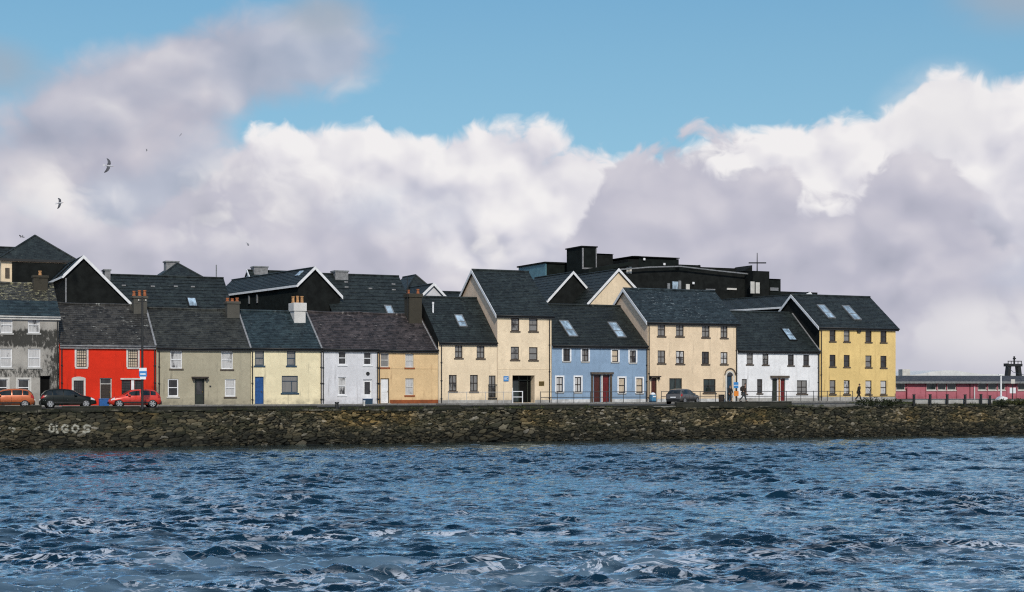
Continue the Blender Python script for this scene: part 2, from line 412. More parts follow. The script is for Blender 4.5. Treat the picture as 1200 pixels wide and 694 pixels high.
        if bars == 'grid':
            nx, nz = 4, 6
            if xb - xa > 1.4: nx = 6
            for i in range(1, nx): xx = xa + (xb - xa) * i / nx; b.box(xx - .017, xx + .017, fy0 + .01, fy1 - .01, za, zb)
            for i in range(1, nz):
                zz = za + (zb - za) * i / nz; hh = .035 if i == nz // 2 else .017; b.box(xa, xb, fy0 + .014, fy1 - .014, zz - hh, zz + hh)
        wn = b.build('window', M[frame], s.root)
        MB().quad((x0 + .01, .118, z0 + .01), (x1 - .01, .118, z0 + .01), (x1 - .01, .118, z1 - .01), (x0 + .01, .118, z1 - .01)).build('pane', pane_mat(pane), wn)
        if sill:
            b = MB(); b.box(x0 - .10, x1 + .10, -.07, .07, z0 - .13, z0 - .003); b.build('sill', M[sill], wn)
        if surround:
            g = .15; b = MB(); b.box(x0 - g, x0 - .002, -.03, .0 - .002, z0 - .0, z1 + (0 if arch else g)); b.box(x1 + .002, x1 + g, -.03, -.002, z0, z1 + (0 if arch else g))
            if arch:
                n = 8; P = []
                for i in range(n + 1):
                    u = i / n; P.append((x0 - g + (x1 - x0 + 2 * g) * u, z1 + .05 + g + arch * (1 - (2 * u - 1) ** 2)))
                Q = [(x0 - g, z1 + .002)] + [(x1 + g, z1 + .002)]
                b.prism(Q + P[::-1], -.03, -.002)
                m_ = MB()  # the head of the opening
            else: b.box(x0 - .002, x1 + .002, -.03, -.002, z1 + .002, z1 + g)
            b.build('surround', M[surround], wn)
        return wn
    def door(s, px, mat='door_blue', style='panel', frame='white_paint', dp=.2, hood=None, handle=True, fan=0.0):
        x0, x1, z0, z1 = s.rect(*px); z0 = .03; s.opening((x0, x1, z0, z1), dp); fw = .07
        dz1 = z1 - fan
        b = MB(); b.box(x0 + fw, x1 - fw, dp - .06, dp - .01, z0 + .02, dz1 - fw)
        if style == 'panel':
            xa, xb = x0 + fw + .09, x1 - fw - .09; h = dz1 - fw - z0; xm = (xa + xb) / 2
            for (p, q) in ((.08, .38), (.46, .70), (.76, .94)):
                for (c, d_) in ((xa, xm - .04), (xm + .04, xb)):
                    if d_ - c > .04: b.box(c, d_, dp - .078, dp - .062, z0 + h * p, z0 + h * q)
        if style == 'glazed':
            xa, xb = x0 + fw + .08, x1 - fw - .08; h = dz1 - fw - z0
            b.box(xa, xb, dp - .075, dp - .062, z0 + .12, z0 + h * .33)
        dr = b.build('door', M[mat], s.root)
        b = MB(); b.box(x0 + .004, x0 + fw, dp - .09, dp - .005, z0, z1 - .004); b.box(x1 - fw, x1 - .004, dp - .09, dp - .005, z0, z1 - .004)
        b.box(x0 + fw, x1 - fw, dp - .09, dp - .005, z1 - fw, z1 - .004)
        if fan: b.box(x0 + fw, x1 - fw, dp - .09, dp - .005, dz1 - fw, dz1 - .01)
        b.build('frame', M[frame], dr)
        MB().quad((x0, dp, z0), (x1, dp, z0), (x1, dp, z1), (x0, dp, z1)).build('backing', M['dark'], dr)
        if fan: MB().quad((x0 + fw, dp - .03, dz1 - .01), (x1 - fw, dp - .03, dz1 - .01), (x1 - fw, dp - .03, z1 - fw), (x0 + fw, dp - .03, z1 - fw)).build('fanlight', M['glass'], dr)
        if style == 'glazed':
            h = dz1 - fw - z0
            MB().box(x0 + fw + .1, x1 - fw - .1, dp - .074, dp - .062, z0 + h * .4, z0 + h * .93).build('pane', M['glass'], dr)
        if handle: MB().box(x1 - fw - .10, x1 - fw - .07, dp - .13, dp - .062, z0 + 1.0, z0 + 1.12).build('handle', M['brass'], dr)
        if hood:
            b = MB(); b.box(x0 - .28, x1 + .28, -.42, -.003, z1 + .06, z1 + .18); b.box(x0 - .2, x0 - .08, -.3, -.003, z1 - .15, z1 + .058); b.box(x1 + .08, x1 + .2, -.3, -.003, z1 - .15, z1 + .058)
            b.build('hood', M[hood], dr)
        MB().box(x0 - .05, x1 + .05, -.28, .1, -.05, .027).build('step', M['plinth_grey'], dr)
        return dr
    # ---- roof furniture (call after shape())
    def on_roof(s, x, y):
        return s.inv @ hit(x, y, s.slope_p, s.slope_n)
    def skylight(s, tl, br, frame='grey_metal', two=True):
        a = s.on_roof(*tl); c = s.on_roof(*br); x0, x1 = a.x, c.x; y1, y0 = a.y, c.y
        if x1 - x0 < .6: m_ = (x0 + x1) / 2; x0, x1 = m_ - .42, m_ + .42
        nz = Vector((0, -s.m * s.cosp, s.cosp)); base = lambda x, y, l: Vector((x, y, s.he + s.m * y + s.thick / s.cosp)) + nz * l
        def slab(b, xa, xb, ya, yb, l0, l1):
            P = [base(xa, ya, l0), base(xb, ya, l0), base(xb, yb, l0), base(xa, yb, l0), base(xa, ya, l1), base(xb, ya, l1), base(xb, yb, l1), base(xa, yb, l1)]
            b.add(P, [(0, 3, 2, 1), (4, 5, 6, 7), (0, 1, 5, 4), (1, 2, 6, 5), (2, 3, 7, 6), (3, 0, 4, 7)])
        t = .08; b = MB(); slab(b, x0 - t, x0, y0 - t, y1 + t, 0, .13); slab(b, x1, x1 + t, y0 - t, y1 + t, 0, .13)
        slab(b, x0, x1, y0 - t, y0, 0, .13); slab(b, x0, x1, y1, y1 + t, 0, .13)
        if two: ym = y0 + (y1 - y0) * .42; slab(b, x0, x1, ym - .03, ym + .03, 0, .12)
        sk = b.build('skylight', M[frame], s.root); b = MB(); slab(b, x0, x1, y0, y1, .02, .09); b.build('pane', M['glass_sky'], sk); return sk
    def chimney(s, x, top, w=1.0, d=.9, pots=2, mat='stack_grey', cap='stack_grey', pot='pot', yo=0.0, cap_h=.22, pot_h=.5, lean=0.0):
        """x local centre along the ridge, top local height"""
        T = s.T; b = MB(); y0 = T - d / 2 + yo; y1 = T + d / 2 + yo; zb = min(s.he + s.m * y0, s.he + s.m * (2 * T - y1)) - .1
        b.box(x - w / 2, x + w / 2, y0, y1, zb, top - cap_h)
        c = b.build('chimney', M[mat], s.root, bevel=.03)
        MB().box(x - w / 2 - .08, x + w / 2 + .08, y0 - .08, y1 + .08, top - cap_h + .002, top).build('cap', M[cap], c, bevel=.03)
        for i in range(pots):
            px = x + (i - (pots - 1) / 2) * w * .8 / max(pots - 1, 1) * (1 if pots > 1 else 0); hh = pot_h * random.uniform(.75, 1.15)
            b = MB(); py = (y0 + y1) / 2 + random.uniform(-.1, .1)
            b.tube([(px, py, top + .002), (px, py, top + .06), (px, py, top + .07), (px, py, top + hh - .1), (px, py, top + hh - .1), (px, py, top + hh)], [.17, .17, .14, .115, .15, .15], 10)
            b.build('chimney_pot', M[pot], c, smooth=False)
        return c
    def flashing(s, side='r', mat='lead'):
        T = s.T; z_ = lambda y: s.he + s.m * y + s.thick / s.cosp + .03; b = MB(); x = s.w - .03 if side == 'r' else .03
        b.bar((x, -s.eave, z_(-s.eave)), (x, T, z_(T)), .15, .05); b.build('verge_flashing', M[mat], s.root)
    def pipe(s, px, y0=None, y1=472, mat='gutter'):
        x, z1 = s.L(px, y0); b = MB(); z1 = min(z1, s.he - .1)
        b.tube([(x, -.09, z1), (x, -.09, .05)], .05, 8)
        for k in range(4): zz = .4 + (z1 - .6) * k / 3; b.box(x - .075, x + .075, -.15, -.004, zz, zz + .06)
        b.build('downpipe', M[mat], s.root)
    def band(s, z0, z1, mat, x0=None, x1=None, t=.025, name='plinth', skip=()):
        xs = [x0 if x0 is not None else 0.0]; end = x1 if x1 is not None else s.w
        for o in sorted(s.open):
            if o[2] < z1 and o[3] > z0 and o[0] > xs[-1] - 1e-3 and o[1] < end + .5:
                if o[0] - .05 > xs[-1]: MB().box(xs[-1], o[0] - .05, -t, -.003, z0, z1).build(name, M[mat], s.root)
                xs.append(o[1] + .05)
        if end > xs[-1]: MB().box(xs[-1], end, -t, -.003, z0, z1).build(name, M[mat], s.root)
# ------------------------------------------------------------------ the row of houses, near end first
ROWG = 'houses along the quay'
def house(*a, **k):
    h = House(*a, **k); h.root['group'] = ROWG; return h

# 1 mouldy grey three-storey house
h = house('terraced_house', 'three storey grey rendered house blackened with mould under a mossy roof', 'house', -62, 69)
for px in ((-48, -34, 371.6, 390.3), (.5, 14.7, 371.6, 390.3), (32.6, 46.6, 371.6, 390.3), (-48, -34, 408.7, 430.7), (.2, 14.2, 408.7, 430.7), (32.6, 47.5, 408.7, 430.7)):
    h.window(px, 'white_paint', 'n', 'sash', sill='plinth_grey')
for px in ((-48, -34, 444.7, 464), (-5, 9, 444.7, 464), (20.8, 34.5, 444.7, 464)):
    h.window(px, 'white_paint', 'd', 'sash', sill='plinth_grey', surround='offwhite')
h.door((47, 59.2, 440.5, 473), 'dark', 'plain', 'gutter', dp=.45, handle=False)
h.shape(4.1, 368.5, 331, 'mould', 'slate_moss', ov=(0, .12), sag=.05, gutter='offwhite')
# a lower strip relaid with blue slate
b = MB(); n_ = 5; y0_ = -.24; y1_ = 1.72; cs = 1 / math.sqrt(1 + h.m ** 2); nz = Vector((0, -h.m * cs, cs))
pt = lambda x, y, l: Vector((x, y, h.he + h.m * y + .10 / cs)) + nz * l
for i in range(n_):
    ya = y0_ + (y1_ - y0_) * i / n_; yb = y0_ + (y1_ - y0_) * (i + 1) / n_
    b.add([pt(.02, ya, .05), pt(h.w + .1, ya, .05), pt(h.w + .1, ya, .085), pt(.02, ya, .085), pt(.02, yb, .05), pt(h.w + .1, yb, .05), pt(h.w + .1, yb, .06), pt(.02, yb, .06)],
          [(0, 1, 2, 3), (3, 2, 6, 7), (1, 5, 6, 2), (0, 3, 7, 4), (4, 7, 6, 5)])
b.build('lower_slates', M['slate_blue'], h.roof)
h.chimney(h.w - 1.0, h.hr + .75, w=1.15, d=.8, pots=1, mat='stack_stone', cap='stack_stone', pot='pot_pale', yo=-.5)
h.pipe(67.3, 371)
H1 = h

# 2 red house
h = house('terraced_house', 'bright red two storey house with grid paned windows and a dark door', 'house', 69.6, 182.5)
for px in ((89.7, 101.4, 409.5, 430.2), (150.2, 161.4, 410, 430.6)): h.window(px, 'gutter', 'b', 'grid', sill='offwhite', surround='offwhite', arch=.12, fw=.05)
h.window((86.3, 98, 446, 467), 'gutter', 'd', 'grid', sill='offwhite', surround='offwhite', arch=.12, fw=.05)
h.window((142.5, 153.5, 445.6, 465), 'gutter', 'd', 'grid', sill='offwhite', fw=.05); h.window((157.4, 167, 445.8, 465), 'gutter', 'd', 'grid', sill='offwhite', fw=.05)
h.door((117, 131, 443, 473), 'brown_wood', 'panel', 'offwhite', fan=.45)
h.shape(4.2, 403.5, 357, 'red', 'slate_old', sag=.06, gutter='lead')
a, b_, z0, z1 = h.rect(141, 168.5, 443.2, 445); MB().box(a, b_, -.12, -.003, z0, z1).build('shop_lintel', M['offwhite'], h.root)
a, b_, z0, z1 = h.rect(153.8, 157.1, 445.6, 465); MB().box(a, b_, -.02, -.003, z0, z1).build('white_pier', M['white_paint'], h.root)
h.flashing(); h.chimney(h.w - .62, h.hr + .85, w=1.15, d=1.0, pots=3, mat='stack_grey', cap='stack_grey', pot='pot', pot_h=.5, yo=-.45)
h.pipe(72.3, 404); h.pipe(181, 405)
# house 3 beige
h = house('terraced_house', 'beige two storey house with small hooded door and grey slate roof', 'house', 183.2, 293.7)
h.window((199.6, 213.6, 411, 432), 'white_paint', 'n', 'sash', sill='brown_sill'); h.window((259.3, 272.9, 411.5, 432.7), 'white_paint', 'n', 'sash', sill='brown_sill')
h.window((196.6, 209.2, 444, 465), 'white_paint', 'd', 'sash', sill='offwhite', fw=.1); h.window((263.5, 276.2, 444.4, 465), 'white_paint', 'n', 'sash', sill='brown_sill', fw=.1)
h.door((228.2, 239.6, 444, 473), 'door_green', 'glazed', 'gutter', hood='brown_wood')
h.shape(4.2, 406.5, 362.5, 'beige', 'slate_grey', sag=.05)
h.band(-.02, .24, 'beige', name='plinth')
h.flashing(); h.chimney(h.w - .66, h.hr + .80, w=1.1, d=1.0, pots=3, mat='stack_grey', cap='stack_grey', pot='pot', pot_h=.36, yo=-.5)
h.pipe(186.3, 408)
MB().box(h.L(240.5, 450)[0] + .35, h.L(240.5, 450)[0] + .5, -.06, -.003, 1.5, 1.62).build('letter_plate', M['gutter'], h.root)

# 4 cream house, blue joinery
h = house('terraced_house', 'cream two storey house with blue door and navy window frames', 'house', 294, 376.8)
h.window((298.8, 309.4, 411, 428.5), 'navy_paint', 'h', 'sash', sill='navy_paint'); h.window((336.2, 346.4, 411.4, 428.5), 'navy_paint', 'h', 'sash', sill='navy_paint')
h.window((330.2, 349.1, 440.5, 460.5), 'navy_paint', 'h', 'tlight', sill='navy_paint')
h.door((298.8, 309.1, 441.5, 473.5), 'door_blue', 'panel', 'door_blue')
h.shape(4.4, 407, 365.5, 'cream', 'slate_blue', sag=.03)
h.chimney(h.w - 1.05, h.hr + .85, w=1.05, d=1.5, pots=3, mat='stack_white', cap='stack_white', pot='pot_pale', yo=-.7, cap_h=.75, pot_h=.7)
h.flashing(); h.pipe(293.9 + 1.6, 408); h.pipe(376, 408)

# 5 white/lilac house
h = house('terraced_house', 'small lilac white house with a round vent above its white door', 'house', 377, 443)
for px, p in (((396.6, 405.8, 411.8, 427.5), 'd'), ((426.2, 435.4, 412.3, 427.8), 'd'), ((396.2, 405.3, 442, 463), 'n')): h.window(px, 'white_paint', p, 'sash', sill='white_paint')
h.door((425.6, 436.2, 444.8, 473), 'white_paint', 'glazed', 'white_paint')
h.shape(4.4, 408, 367, 'lilac', 'slate_brown', sag=.05)
x, z = h.L(431, 438); MB().tube([(x, -.05, z), (x, -.003, z)], .17, 14).build('round_vent', M['gutter'], h.root)
h.pipe(378.5, 410); h.pipe(442.2, 410)
# 6 ochre house
h = house('terraced_house', 'ochre two storey house with rust red plinth and plain white door', 'house', 443.2, 513.3)
for px, p in (((445.9, 455.7, 414, 430.5), 'h'), ((475, 484.8, 414.5, 430.8), 'n'), ((475, 484.8, 443.5, 463.2), 'n')): h.window(px, 'offwhite', p, 'sash', sill='plinth_rust')
h.door((445.8, 456.2, 443.5, 473), 'white_paint', 'panel', 'brown_sill')
h.shape(4.4, 409.3, 368.9, 'ochre', 'slate_brown', sag=.04)
h.band(-.02, .32, 'plinth_rust', x0=h.L(457, 460)[0]); h.band(h.L(470, 432)[1] - .02, h.L(470, 432)[1] + .05, 'ochre', t=.03, name='string_course')
h.chimney(h.w - .92, h.hr + 2.0, w=1.25, d=1.3, pots=2, mat='stack_stone', cap='stack_stone', pot='pot', yo=-.55, cap_h=.35, pot_h=.45)
b = MB(); q = (h.w - 1.62, h.T - .9); b.tube([(q[0], q[1], h.hr - .3), (q[0], q[1], h.hr + 3.6)], .025, 6)
b.bar((q[0] - .5, q[1], h.hr + 3.3), (q[0] + .5, q[1], h.hr + 3.3), .02, .02)
for k in range(6): b.bar((q[0] - .45 + k * .18, q[1] - .25, h.hr + 3.3), (q[0] - .45 + k * .18, q[1] + .25, h.hr + 3.3), .012, .012)
b.build('aerial', M['gutter'], h.root)
b = MB(); x = h.w - .12; b.add([(x - .16, -.2, h.he - h.m * .2 + .13), (x, -.2, h.he - h.m * .2 + .17), (x, h.T - .2, h.he + h.m * (h.T - .2) + .17), (x - .16, h.T - .2, h.he + h.m * (h.T - .2) + .13)], [(0, 1, 2, 3)])
b.build('verge_flashing', M['lead'], h.root)
h.pipe(444.2, 411)

# 7 low cream house
h = house('terraced_house', 'pale cream two storey house with lower roof joined to the tall cream one', 'house', 513.6, 582.4)
for px in ((533.2, 542, 405, 419.5), (558.6, 567.8, 405.3, 420)): h.window(px, 'brown_wood', 'h', 'cross')
for px in ((526, 535.2, 439.5, 458.5), (550.8, 560, 439.5, 458.8)): h.window(px, 'brown_wood', 'h', 'cross')
wn = h.window((572.8, 580.8, 440.2, 466), 'brown_wood', 'h', 'mullion', sill=None)
h.shape(4.7, 400, 349.5, 'cream_pale', 'slate_dark', gl='black_clad')
a, b_, z0, z1 = h.rect(571.6, 582, 450.5, 467); b = MB(); b.box(a, b_, -.16, -.12, z1 - .05, z1); b.box(a, b_, -.16, -.12, z0, z0 + .05); b.box(a, b_, -.16, -.003, z0 - .05, z0 - .002)
for k in range(9): xx = a + .02 + (b_ - a - .04) * k / 8; b.box(xx - .012, xx + .012, -.15, -.13, z0 + .05, z1 - .05)
b.build('balcony_guard', M['gutter'], h.root)
h.skylight((533, 370.5), (546.5, 383))
p = h.on_roof(503.5 + 4, 366); b = MB(); b.tube([(p.x, p.y, p.z - .1), (p.x, p.y, p.z + .75), (p.x, p.y, p.z + .76), (p.x, p.y, p.z + .95)], [.08, .08, .11, .11], 10); b.build('vent_pipe', M['white_paint'], h.root)
h.pipe(517, 401); h.band(-.02, .28, 'plinth_grey')

# 8 tall cream house
h = house('tall_house', 'tall narrow cream three storey house with wide black entrance and blue sign', 'house', 582.8, 646.3)
for px in ((599, 608.6, 373, 388), (620, 630, 373.4, 388.3), (598.6, 608.3, 406.4, 421.6), (620, 630, 407, 422)): h.window(px, 'brown_wood', 'h', 'sash')
r = h.rect(600.5, 626.5, 440, 470); h.opening((r[0], r[1], .02, r[3]), .9)
h.shape(5.5, 368.5, 318, 'cream_pale', 'slate_dark', gl='peach', ov=(.22, .25), barge=('white_paint', 'l'))
en = MB(); en.quad((r[0], .88, .02), (r[1], .88, .02), (r[1], .88, r[3]), (r[0], .88, r[3])); en = en.build('entrance', M['dark'], h.root)
b = MB(); xm = r[0] + (r[1] - r[0]) * .45
for xx in (r[0] + .05, xm, xm + .9, r[1] - .05): b.box(xx - .04, xx + .04, .78, .86, .03, r[3] - .02)
b.box(r[0], r[1], .78, .86, r[3] - .5, r[3] - .42); b.build('door_frame', M['door_green'], en)
b = MB(); b.box(r[0] + .1, xm - .05, .81, .83, .1, r[3] - .52); b.build('door_glass', M['glass_green'], en)
x, z = h.L(603.5, 456.5); MB().box(x - .14, x + .14, .76, .775, z - .16, z + .16).build('notice', M['sign_white'], en)
a, b_, z0, z1 = h.rect(590, 595.8, 440.8, 447); sg = MB().box(a, b_, -.05, -.003, z0, z1).build('wall_sign', M['sign_blue'], h.root)
b = MB()
for k in range(3): b.box(a + .07, b_ - .07 - .1 * (k % 2), -.056, -.052, z1 - .13 - k * .12, z1 - .09 - k * .12)
b.build('lettering', M['sign_white'], sg)
a, b_, z0, z1 = h.rect(631.4, 637.6, 447, 452.2); pq = MB().box(a, b_, -.04, -.003, z0, z1).build('plaque', M['brass'], h.root, bevel=.01)
b = MB()
for k in range(3): b.box(a + .06, b_ - .06, -.046, -.042, z1 - .11 - k * .1, z1 - .08 - k * .1)
b.build('lettering', M['brown_wood'], pq)
h.pipe(643.6, 371); h.band(-.02, .25, 'plinth_grey'); h.band(h.L(620, 433)[1], h.L(620, 433)[1] + .04, 'cream_pale', t=.02, name='string_course')

# 9 blue house
h = house('terraced_house', 'sky blue two storey house with paired dark red doors', 'house', 646.6, 758.7)
for px, p in (((660, 667.8, 408.8, 423.2), 'd'), ((682, 689.6, 409, 423.6), 'h'), ((717.2, 724.4, 410.4, 424.2), 'b'), ((737.8, 745.2, 410.8, 425), 'h'),
           ((652, 659.6, 442, 459.3), 'n'), ((673.6, 681, 442, 459.6), 'n'), ((725, 732.5, 443, 460.6), 'b'), ((745.5, 753, 443.4, 460.6), 'b')):
    h.window(px, 'brown_wood', p, 'cross' if p != 'b' else 'sash', surround='white_paint', sill='plinth_grey', fw=.06)
h.door((696, 703.8, 439.2, 469), 'door_maroon', 'panel', 'brown_wood'); h.door((706.4, 714.4, 439.4, 469), 'door_red', 'panel', 'brown_wood')
h.shape(5.4, 404, 357.8, 'blue', 'slate_black')
a, b_, z0, z1 = h.rect(692.6, 716.8, 436.3, 470)
b = MB(); b.box(a, a + .2, -.1, -.003, .03, z1 - .22); b.box(b_ - .2, b_, -.1, -.003, .03, z1 - .22); b.box(a - .08, b_ + .08, -.3, -.003, z1 - .2, z1)
b.build('door_surround', M['brown_sill'], h.root)
x = h.L(705.1, 450)[0]; MB().box(x - .075, x + .075, -.08, -.003, .03, z1 - .22).build('door_post', M['offwhite'], h.root)
h.skylight((657.5, 377), (674.5, 394.5), two=True); h.skylight((714.5, 379), (731, 395.5), two=True)
h.band(-.02, .30, 'plinth_white'); h.pipe(757.6, 407)
x, z = h.L(735.5, 407); MB().box(x - .15, x + .15, -.16, -.003, z - .06, z + .08).build('flood_light', M['white_paint'], h.root)

# 10 salmon house
h = house('tall_house', 'salmon three storey house with arched navy door and worn blue slates', 'house', 759.0, 863.8)
for px in ((770.7, 779.6, 379, 394), (792.2, 801.2, 379.7, 394.2), (822.6, 831.6, 381, 395.4), (844.4, 852.6, 381.8, 396),
           (770.7, 779.6, 410.8, 425.8), (792.2, 801.8, 411.3, 426.4), (822.5, 831, 412.2, 426.8), (844.4, 852.6, 412.8, 426.8)):
    h.window(px, 'brown_wood', random.choice('dhhn'), 'cross')
h.window((784.4, 799.2, 443.4, 459.8), 'brown_wood', 'g', 'mullion'); h.window((824.3, 838.6, 444.3, 460.4), 'brown_wood', 'g', 'cross')
h.door((763.2, 769.6, 442.8, 470), 'door_maroon', 'panel', 'brown_wood', hood='brown_wood'); h.door((852, 858, 440, 470), 'navy_paint', 'panel', 'navy_paint')
h.shape(4.5, 377, 339.8, 'salmon', 'slate_worn', gl='peach', ov=(.22, .25), barge=('white_paint', 'l'))
a, b_, z0, z1 = h.rect(850, 860.4, 440.5, 470); b = MB(); w_ = .17
b.box(a, a + w_, -.05, -.003, .03, z1); b.box(b_ - w_, b_, -.05, -.003, .03, z1)
P = [(a, z1 + .002)]; n_ = 10; cx = (a + b_) / 2; rr = (b_ - a) / 2
out = [(cx - rr * math.cos(math.pi * k / n_), z1 + .002 + rr * math.sin(math.pi * k / n_)) for k in range(n_ + 1)]
inn = [(cx - (rr - w_) * math.cos(math.pi * k / n_), z1 + .002 + (rr - w_) * math.sin(math.pi * k / n_)) for k in range(n_ + 1)]
for k in range(n_): b.prism([out[k], out[k + 1], inn[k + 1], inn[k]], -.05, -.003)
b.build('arch_surround', M['offwhite'], h.root)
b = MB(); b.prism([(cx - (rr - w_) * math.cos(math.pi * k / n_), z1 + .004 + (rr - w_) * math.sin(math.pi * k / n_)) for k in range(n_ + 1)], -.012, -.003); b.build('arch_light', M['glass'], h.root)
b = MB(); b.tube([(cx + (rr + .1) * math.cos(t), -.1, z1 + .1 + (rr + .12) * math.sin(t)) for t in [math.pi * k / 12 for k in range(13)]], .05, 6); b.build('hood_mould', M['brown_sill'], h.root)
h.band(-.02, .30, 'plinth_white'); h.pipe(760.2, 379); h.pipe(862.6, 381)
H10 = h
# 11 white house
h = house('terraced_house', 'white two storey house with one dark and one red door', 'house', 864.1, 960.0)
for px, p in (((875, 882.4, 414.3, 427), 'h'), ((893.6, 900.6, 414.8, 427.4), 'h'), ((923.4, 930.3, 415.6, 428.2), 'd'), ((941.4, 948.2, 416.1, 428.5), 'd'),
           ((869.3, 875.3, 444.4, 461.5), 'h'), ((887.3, 893.4, 444.4, 461), 'd')): h.window(px, 'brown_wood', p, 'sash')
h.window((933.9, 945.8, 445.8, 461.6), 'brown_wood', 'h', 'cross')
h.door((905, 911, 443.6, 470), 'door_green', 'plain', 'brown_wood', handle=False); h.door((914.8, 920.2, 443.6, 470), 'door_red', 'panel', 'brown_wood')
h.shape(4.7, 410, 366, 'white', 'slate_dark')
a, b_, z0, z1 = h.rect(902.6, 923.4, 440.4, 443); MB().box(a, b_, -.3, -.003, z0, z1).build('door_canopy', M['brown_sill'], h.root)
x = h.L(913, 450)[0]; MB().box(x - .09, x + .09, -.06, -.003, .03, z0 - .002).build('door_post', M['pot_pale'], h.root)
h.skylight((917.5, 386), (931.5, 399), 'gutter'); h.band(-.02, .36, 'plinth_grey'); h.pipe(958.6, 412)
h.flashing()
x, z = h.L(938, 456); 
# 12 yellow house
h = house('tall_house', 'yellow three storey corner house with a black gable', 'house', 960.3, 1049.6)
for (x0, x1) in ((972.2, 979.2), (988.8, 995.8), (1014.2, 1021.4), (1031.8, 1038.9)):
    for (y0, y1) in ((386.6, 400), (415.8, 429.6), (445.6, 461.8)):
        dy = (x0 - 972) * .022 * (1 if y0 < 440 else .4)
        h.window((x0, x1, y0 + dy, y1 + dy), 'brown_wood', random.choice('ddhn') if y0 < 440 else random.choice('hn'), 'sash', surround=None)
h.shape(4.6, 383, 347, 'yellow', 'slate_dark', gl='black_clad', ov=(.25, .3), barge=('white_paint', 'l'))
h.skylight((959.5, 358.5), (976.5, 373)); h.skylight((989, 359.5), (1006.5, 375))
h.band(-.02, .42, 'plinth_grey'); h.pipe(962, 386)
x, z = h.L(1006, 388.5); MB().box(x - .2, x + .2, -.2, -.003, z - .12, z + .14).build('alarm_box', M['gutter'], h.root)
H12 = h
# ------------------------------------------------------------------ buildings behind the row
class Block:
    """free-standing building with its own frame; x along its front, y back, z up from the ground"""
    def __init__(s, name, label, px, d, ang=25, cat='building', group='buildings behind the quay houses'):
        p = at(px[0], px[1], d); s.a = R(ang); s.apex = p
        s.org = Vector((p.x, p.y, ROAD)); s.root = thing(name, label, cat, s.org, s.a, group)
        s.mat = Matrix.Translation(s.org) @ Matrix.Rotation(s.a, 4, 'Z'); s.inv = s.mat.inverted()
        s.n = Vector((-math.sin(s.a), math.cos(s.a), 0)); s.za = p.z - ROAD
    def loc(s, x, y, depth=0.0):
        return s.inv @ hit(x, y, s.org + s.n * depth, s.n)

def slab(b, P, Q, t):
    """sheet P (4 points) thickened downward by t"""
    P = [Vector(p) for p in P]; n = (P[1] - P[0]).cross(P[3] - P[0]).normalized()
    if n.z < 0: n = -n
    lo = [p - n * t for p in P]
    b.add(P + lo, [(0, 1, 2, 3), (7, 6, 5, 4), (0, 4, 5, 1), (1, 5, 6, 2), (2, 6, 7, 3), (3, 7, 4, 0)])

def gable(name, label, apex, d, left, right, length, wall, roof, ang=25, barge='white_paint', side=None, cat='building', seams=0):
    k = Block(name, label, apex, d, ang, cat); l = k.loc(*left); r = k.loc(*right); za = k.za; ov = .22
    xl, zl, xr, zr = l.x, l.z, r.x, r.z
    il, ir = xl + ov, xr - ov; ml = (za - zl) / (-xl); mr = (za - zr) / xr
    b = MB(); b.poly([(il, 0, -.2), (ir, 0, -.2), (ir, 0, zr + mr * ov - .15), (0, 0, za - .15), (il, 0, zl + ml * ov - .15)])
    b.quad((ir, 0, -.2), (ir, length, -.2), (ir, length, zr), (ir, 0, zr))
    b.poly([(il, length, -.2), (ir, length, -.2), (ir, length, zr + mr * ov - .15), (0, length, za - .15), (il, length, zl + ml * ov - .15)])
    b.build('wall', M[wall], k.root)
    MB().quad((il, 0, -.2), (il, length, -.2), (il, length, zl + .1), (il, 0, zl + .1)).build('side_wall', M[side or wall], k.root)
    y0 = -.25; b = MB()
    n = 10
    for (xe, ze) in ((xl, zl), (xr, zr)):
        for i in range(n):
            t0, t1 = i / n, (i + 1) / n
            A = (xe * (1 - t0), ze + (za - ze) * t0 + .03); B = (xe * (1 - t1), ze + (za - ze) * t1)
            slab(b, [(A[0], y0, A[1]), (A[0], length, A[1]), (B[0], length, B[1]), (B[0], y0, B[1])], None, .12)
    rf = b.build('roof', M[roof], k.root)
    if seams:
        for i in range(seams):
            yy = length * (i + 1) / (seams + 1); MB().bar((xl, yy, zl + .06), (-.02, yy, za + .05), .22, .12).build('roof_seam', M['dark'], rf)
    b = MB(); b.tube([(0, y0, za + .04), (0, length, za + .04)], .09, 6); b.build('ridge_tiles', M[roof], rf)
    if barge:
        for (xe, ze) in ((xl, zl), (xr, zr)):
            b = MB(); b.add([(xe, y0 - .05, ze - .18), (0, y0 - .05, za - .18), (0, y0 - .05, za + .16), (xe, y0 - .05, ze + .16),
                             (xe, y0 - .005, ze - .18), (0, y0 - .005, za - .18), (0, y0 - .005, za + .16), (xe, y0 - .005, ze + .16)],
                            [(0, 1, 2, 3), (7, 6, 5, 4), (0, 4, 5, 1), (1, 5, 6, 2), (2, 6, 7, 3), (3, 7, 4, 0)])
            b.build('barge_board', M[barge], k.root)
        b = MB(); b.box(xl - .08, xl - .003, y0, length, zl - .16, zl + .05); b.build('gutter', M[barge], k.root)
    k.l = l; k.r = r; k.L = length; return k

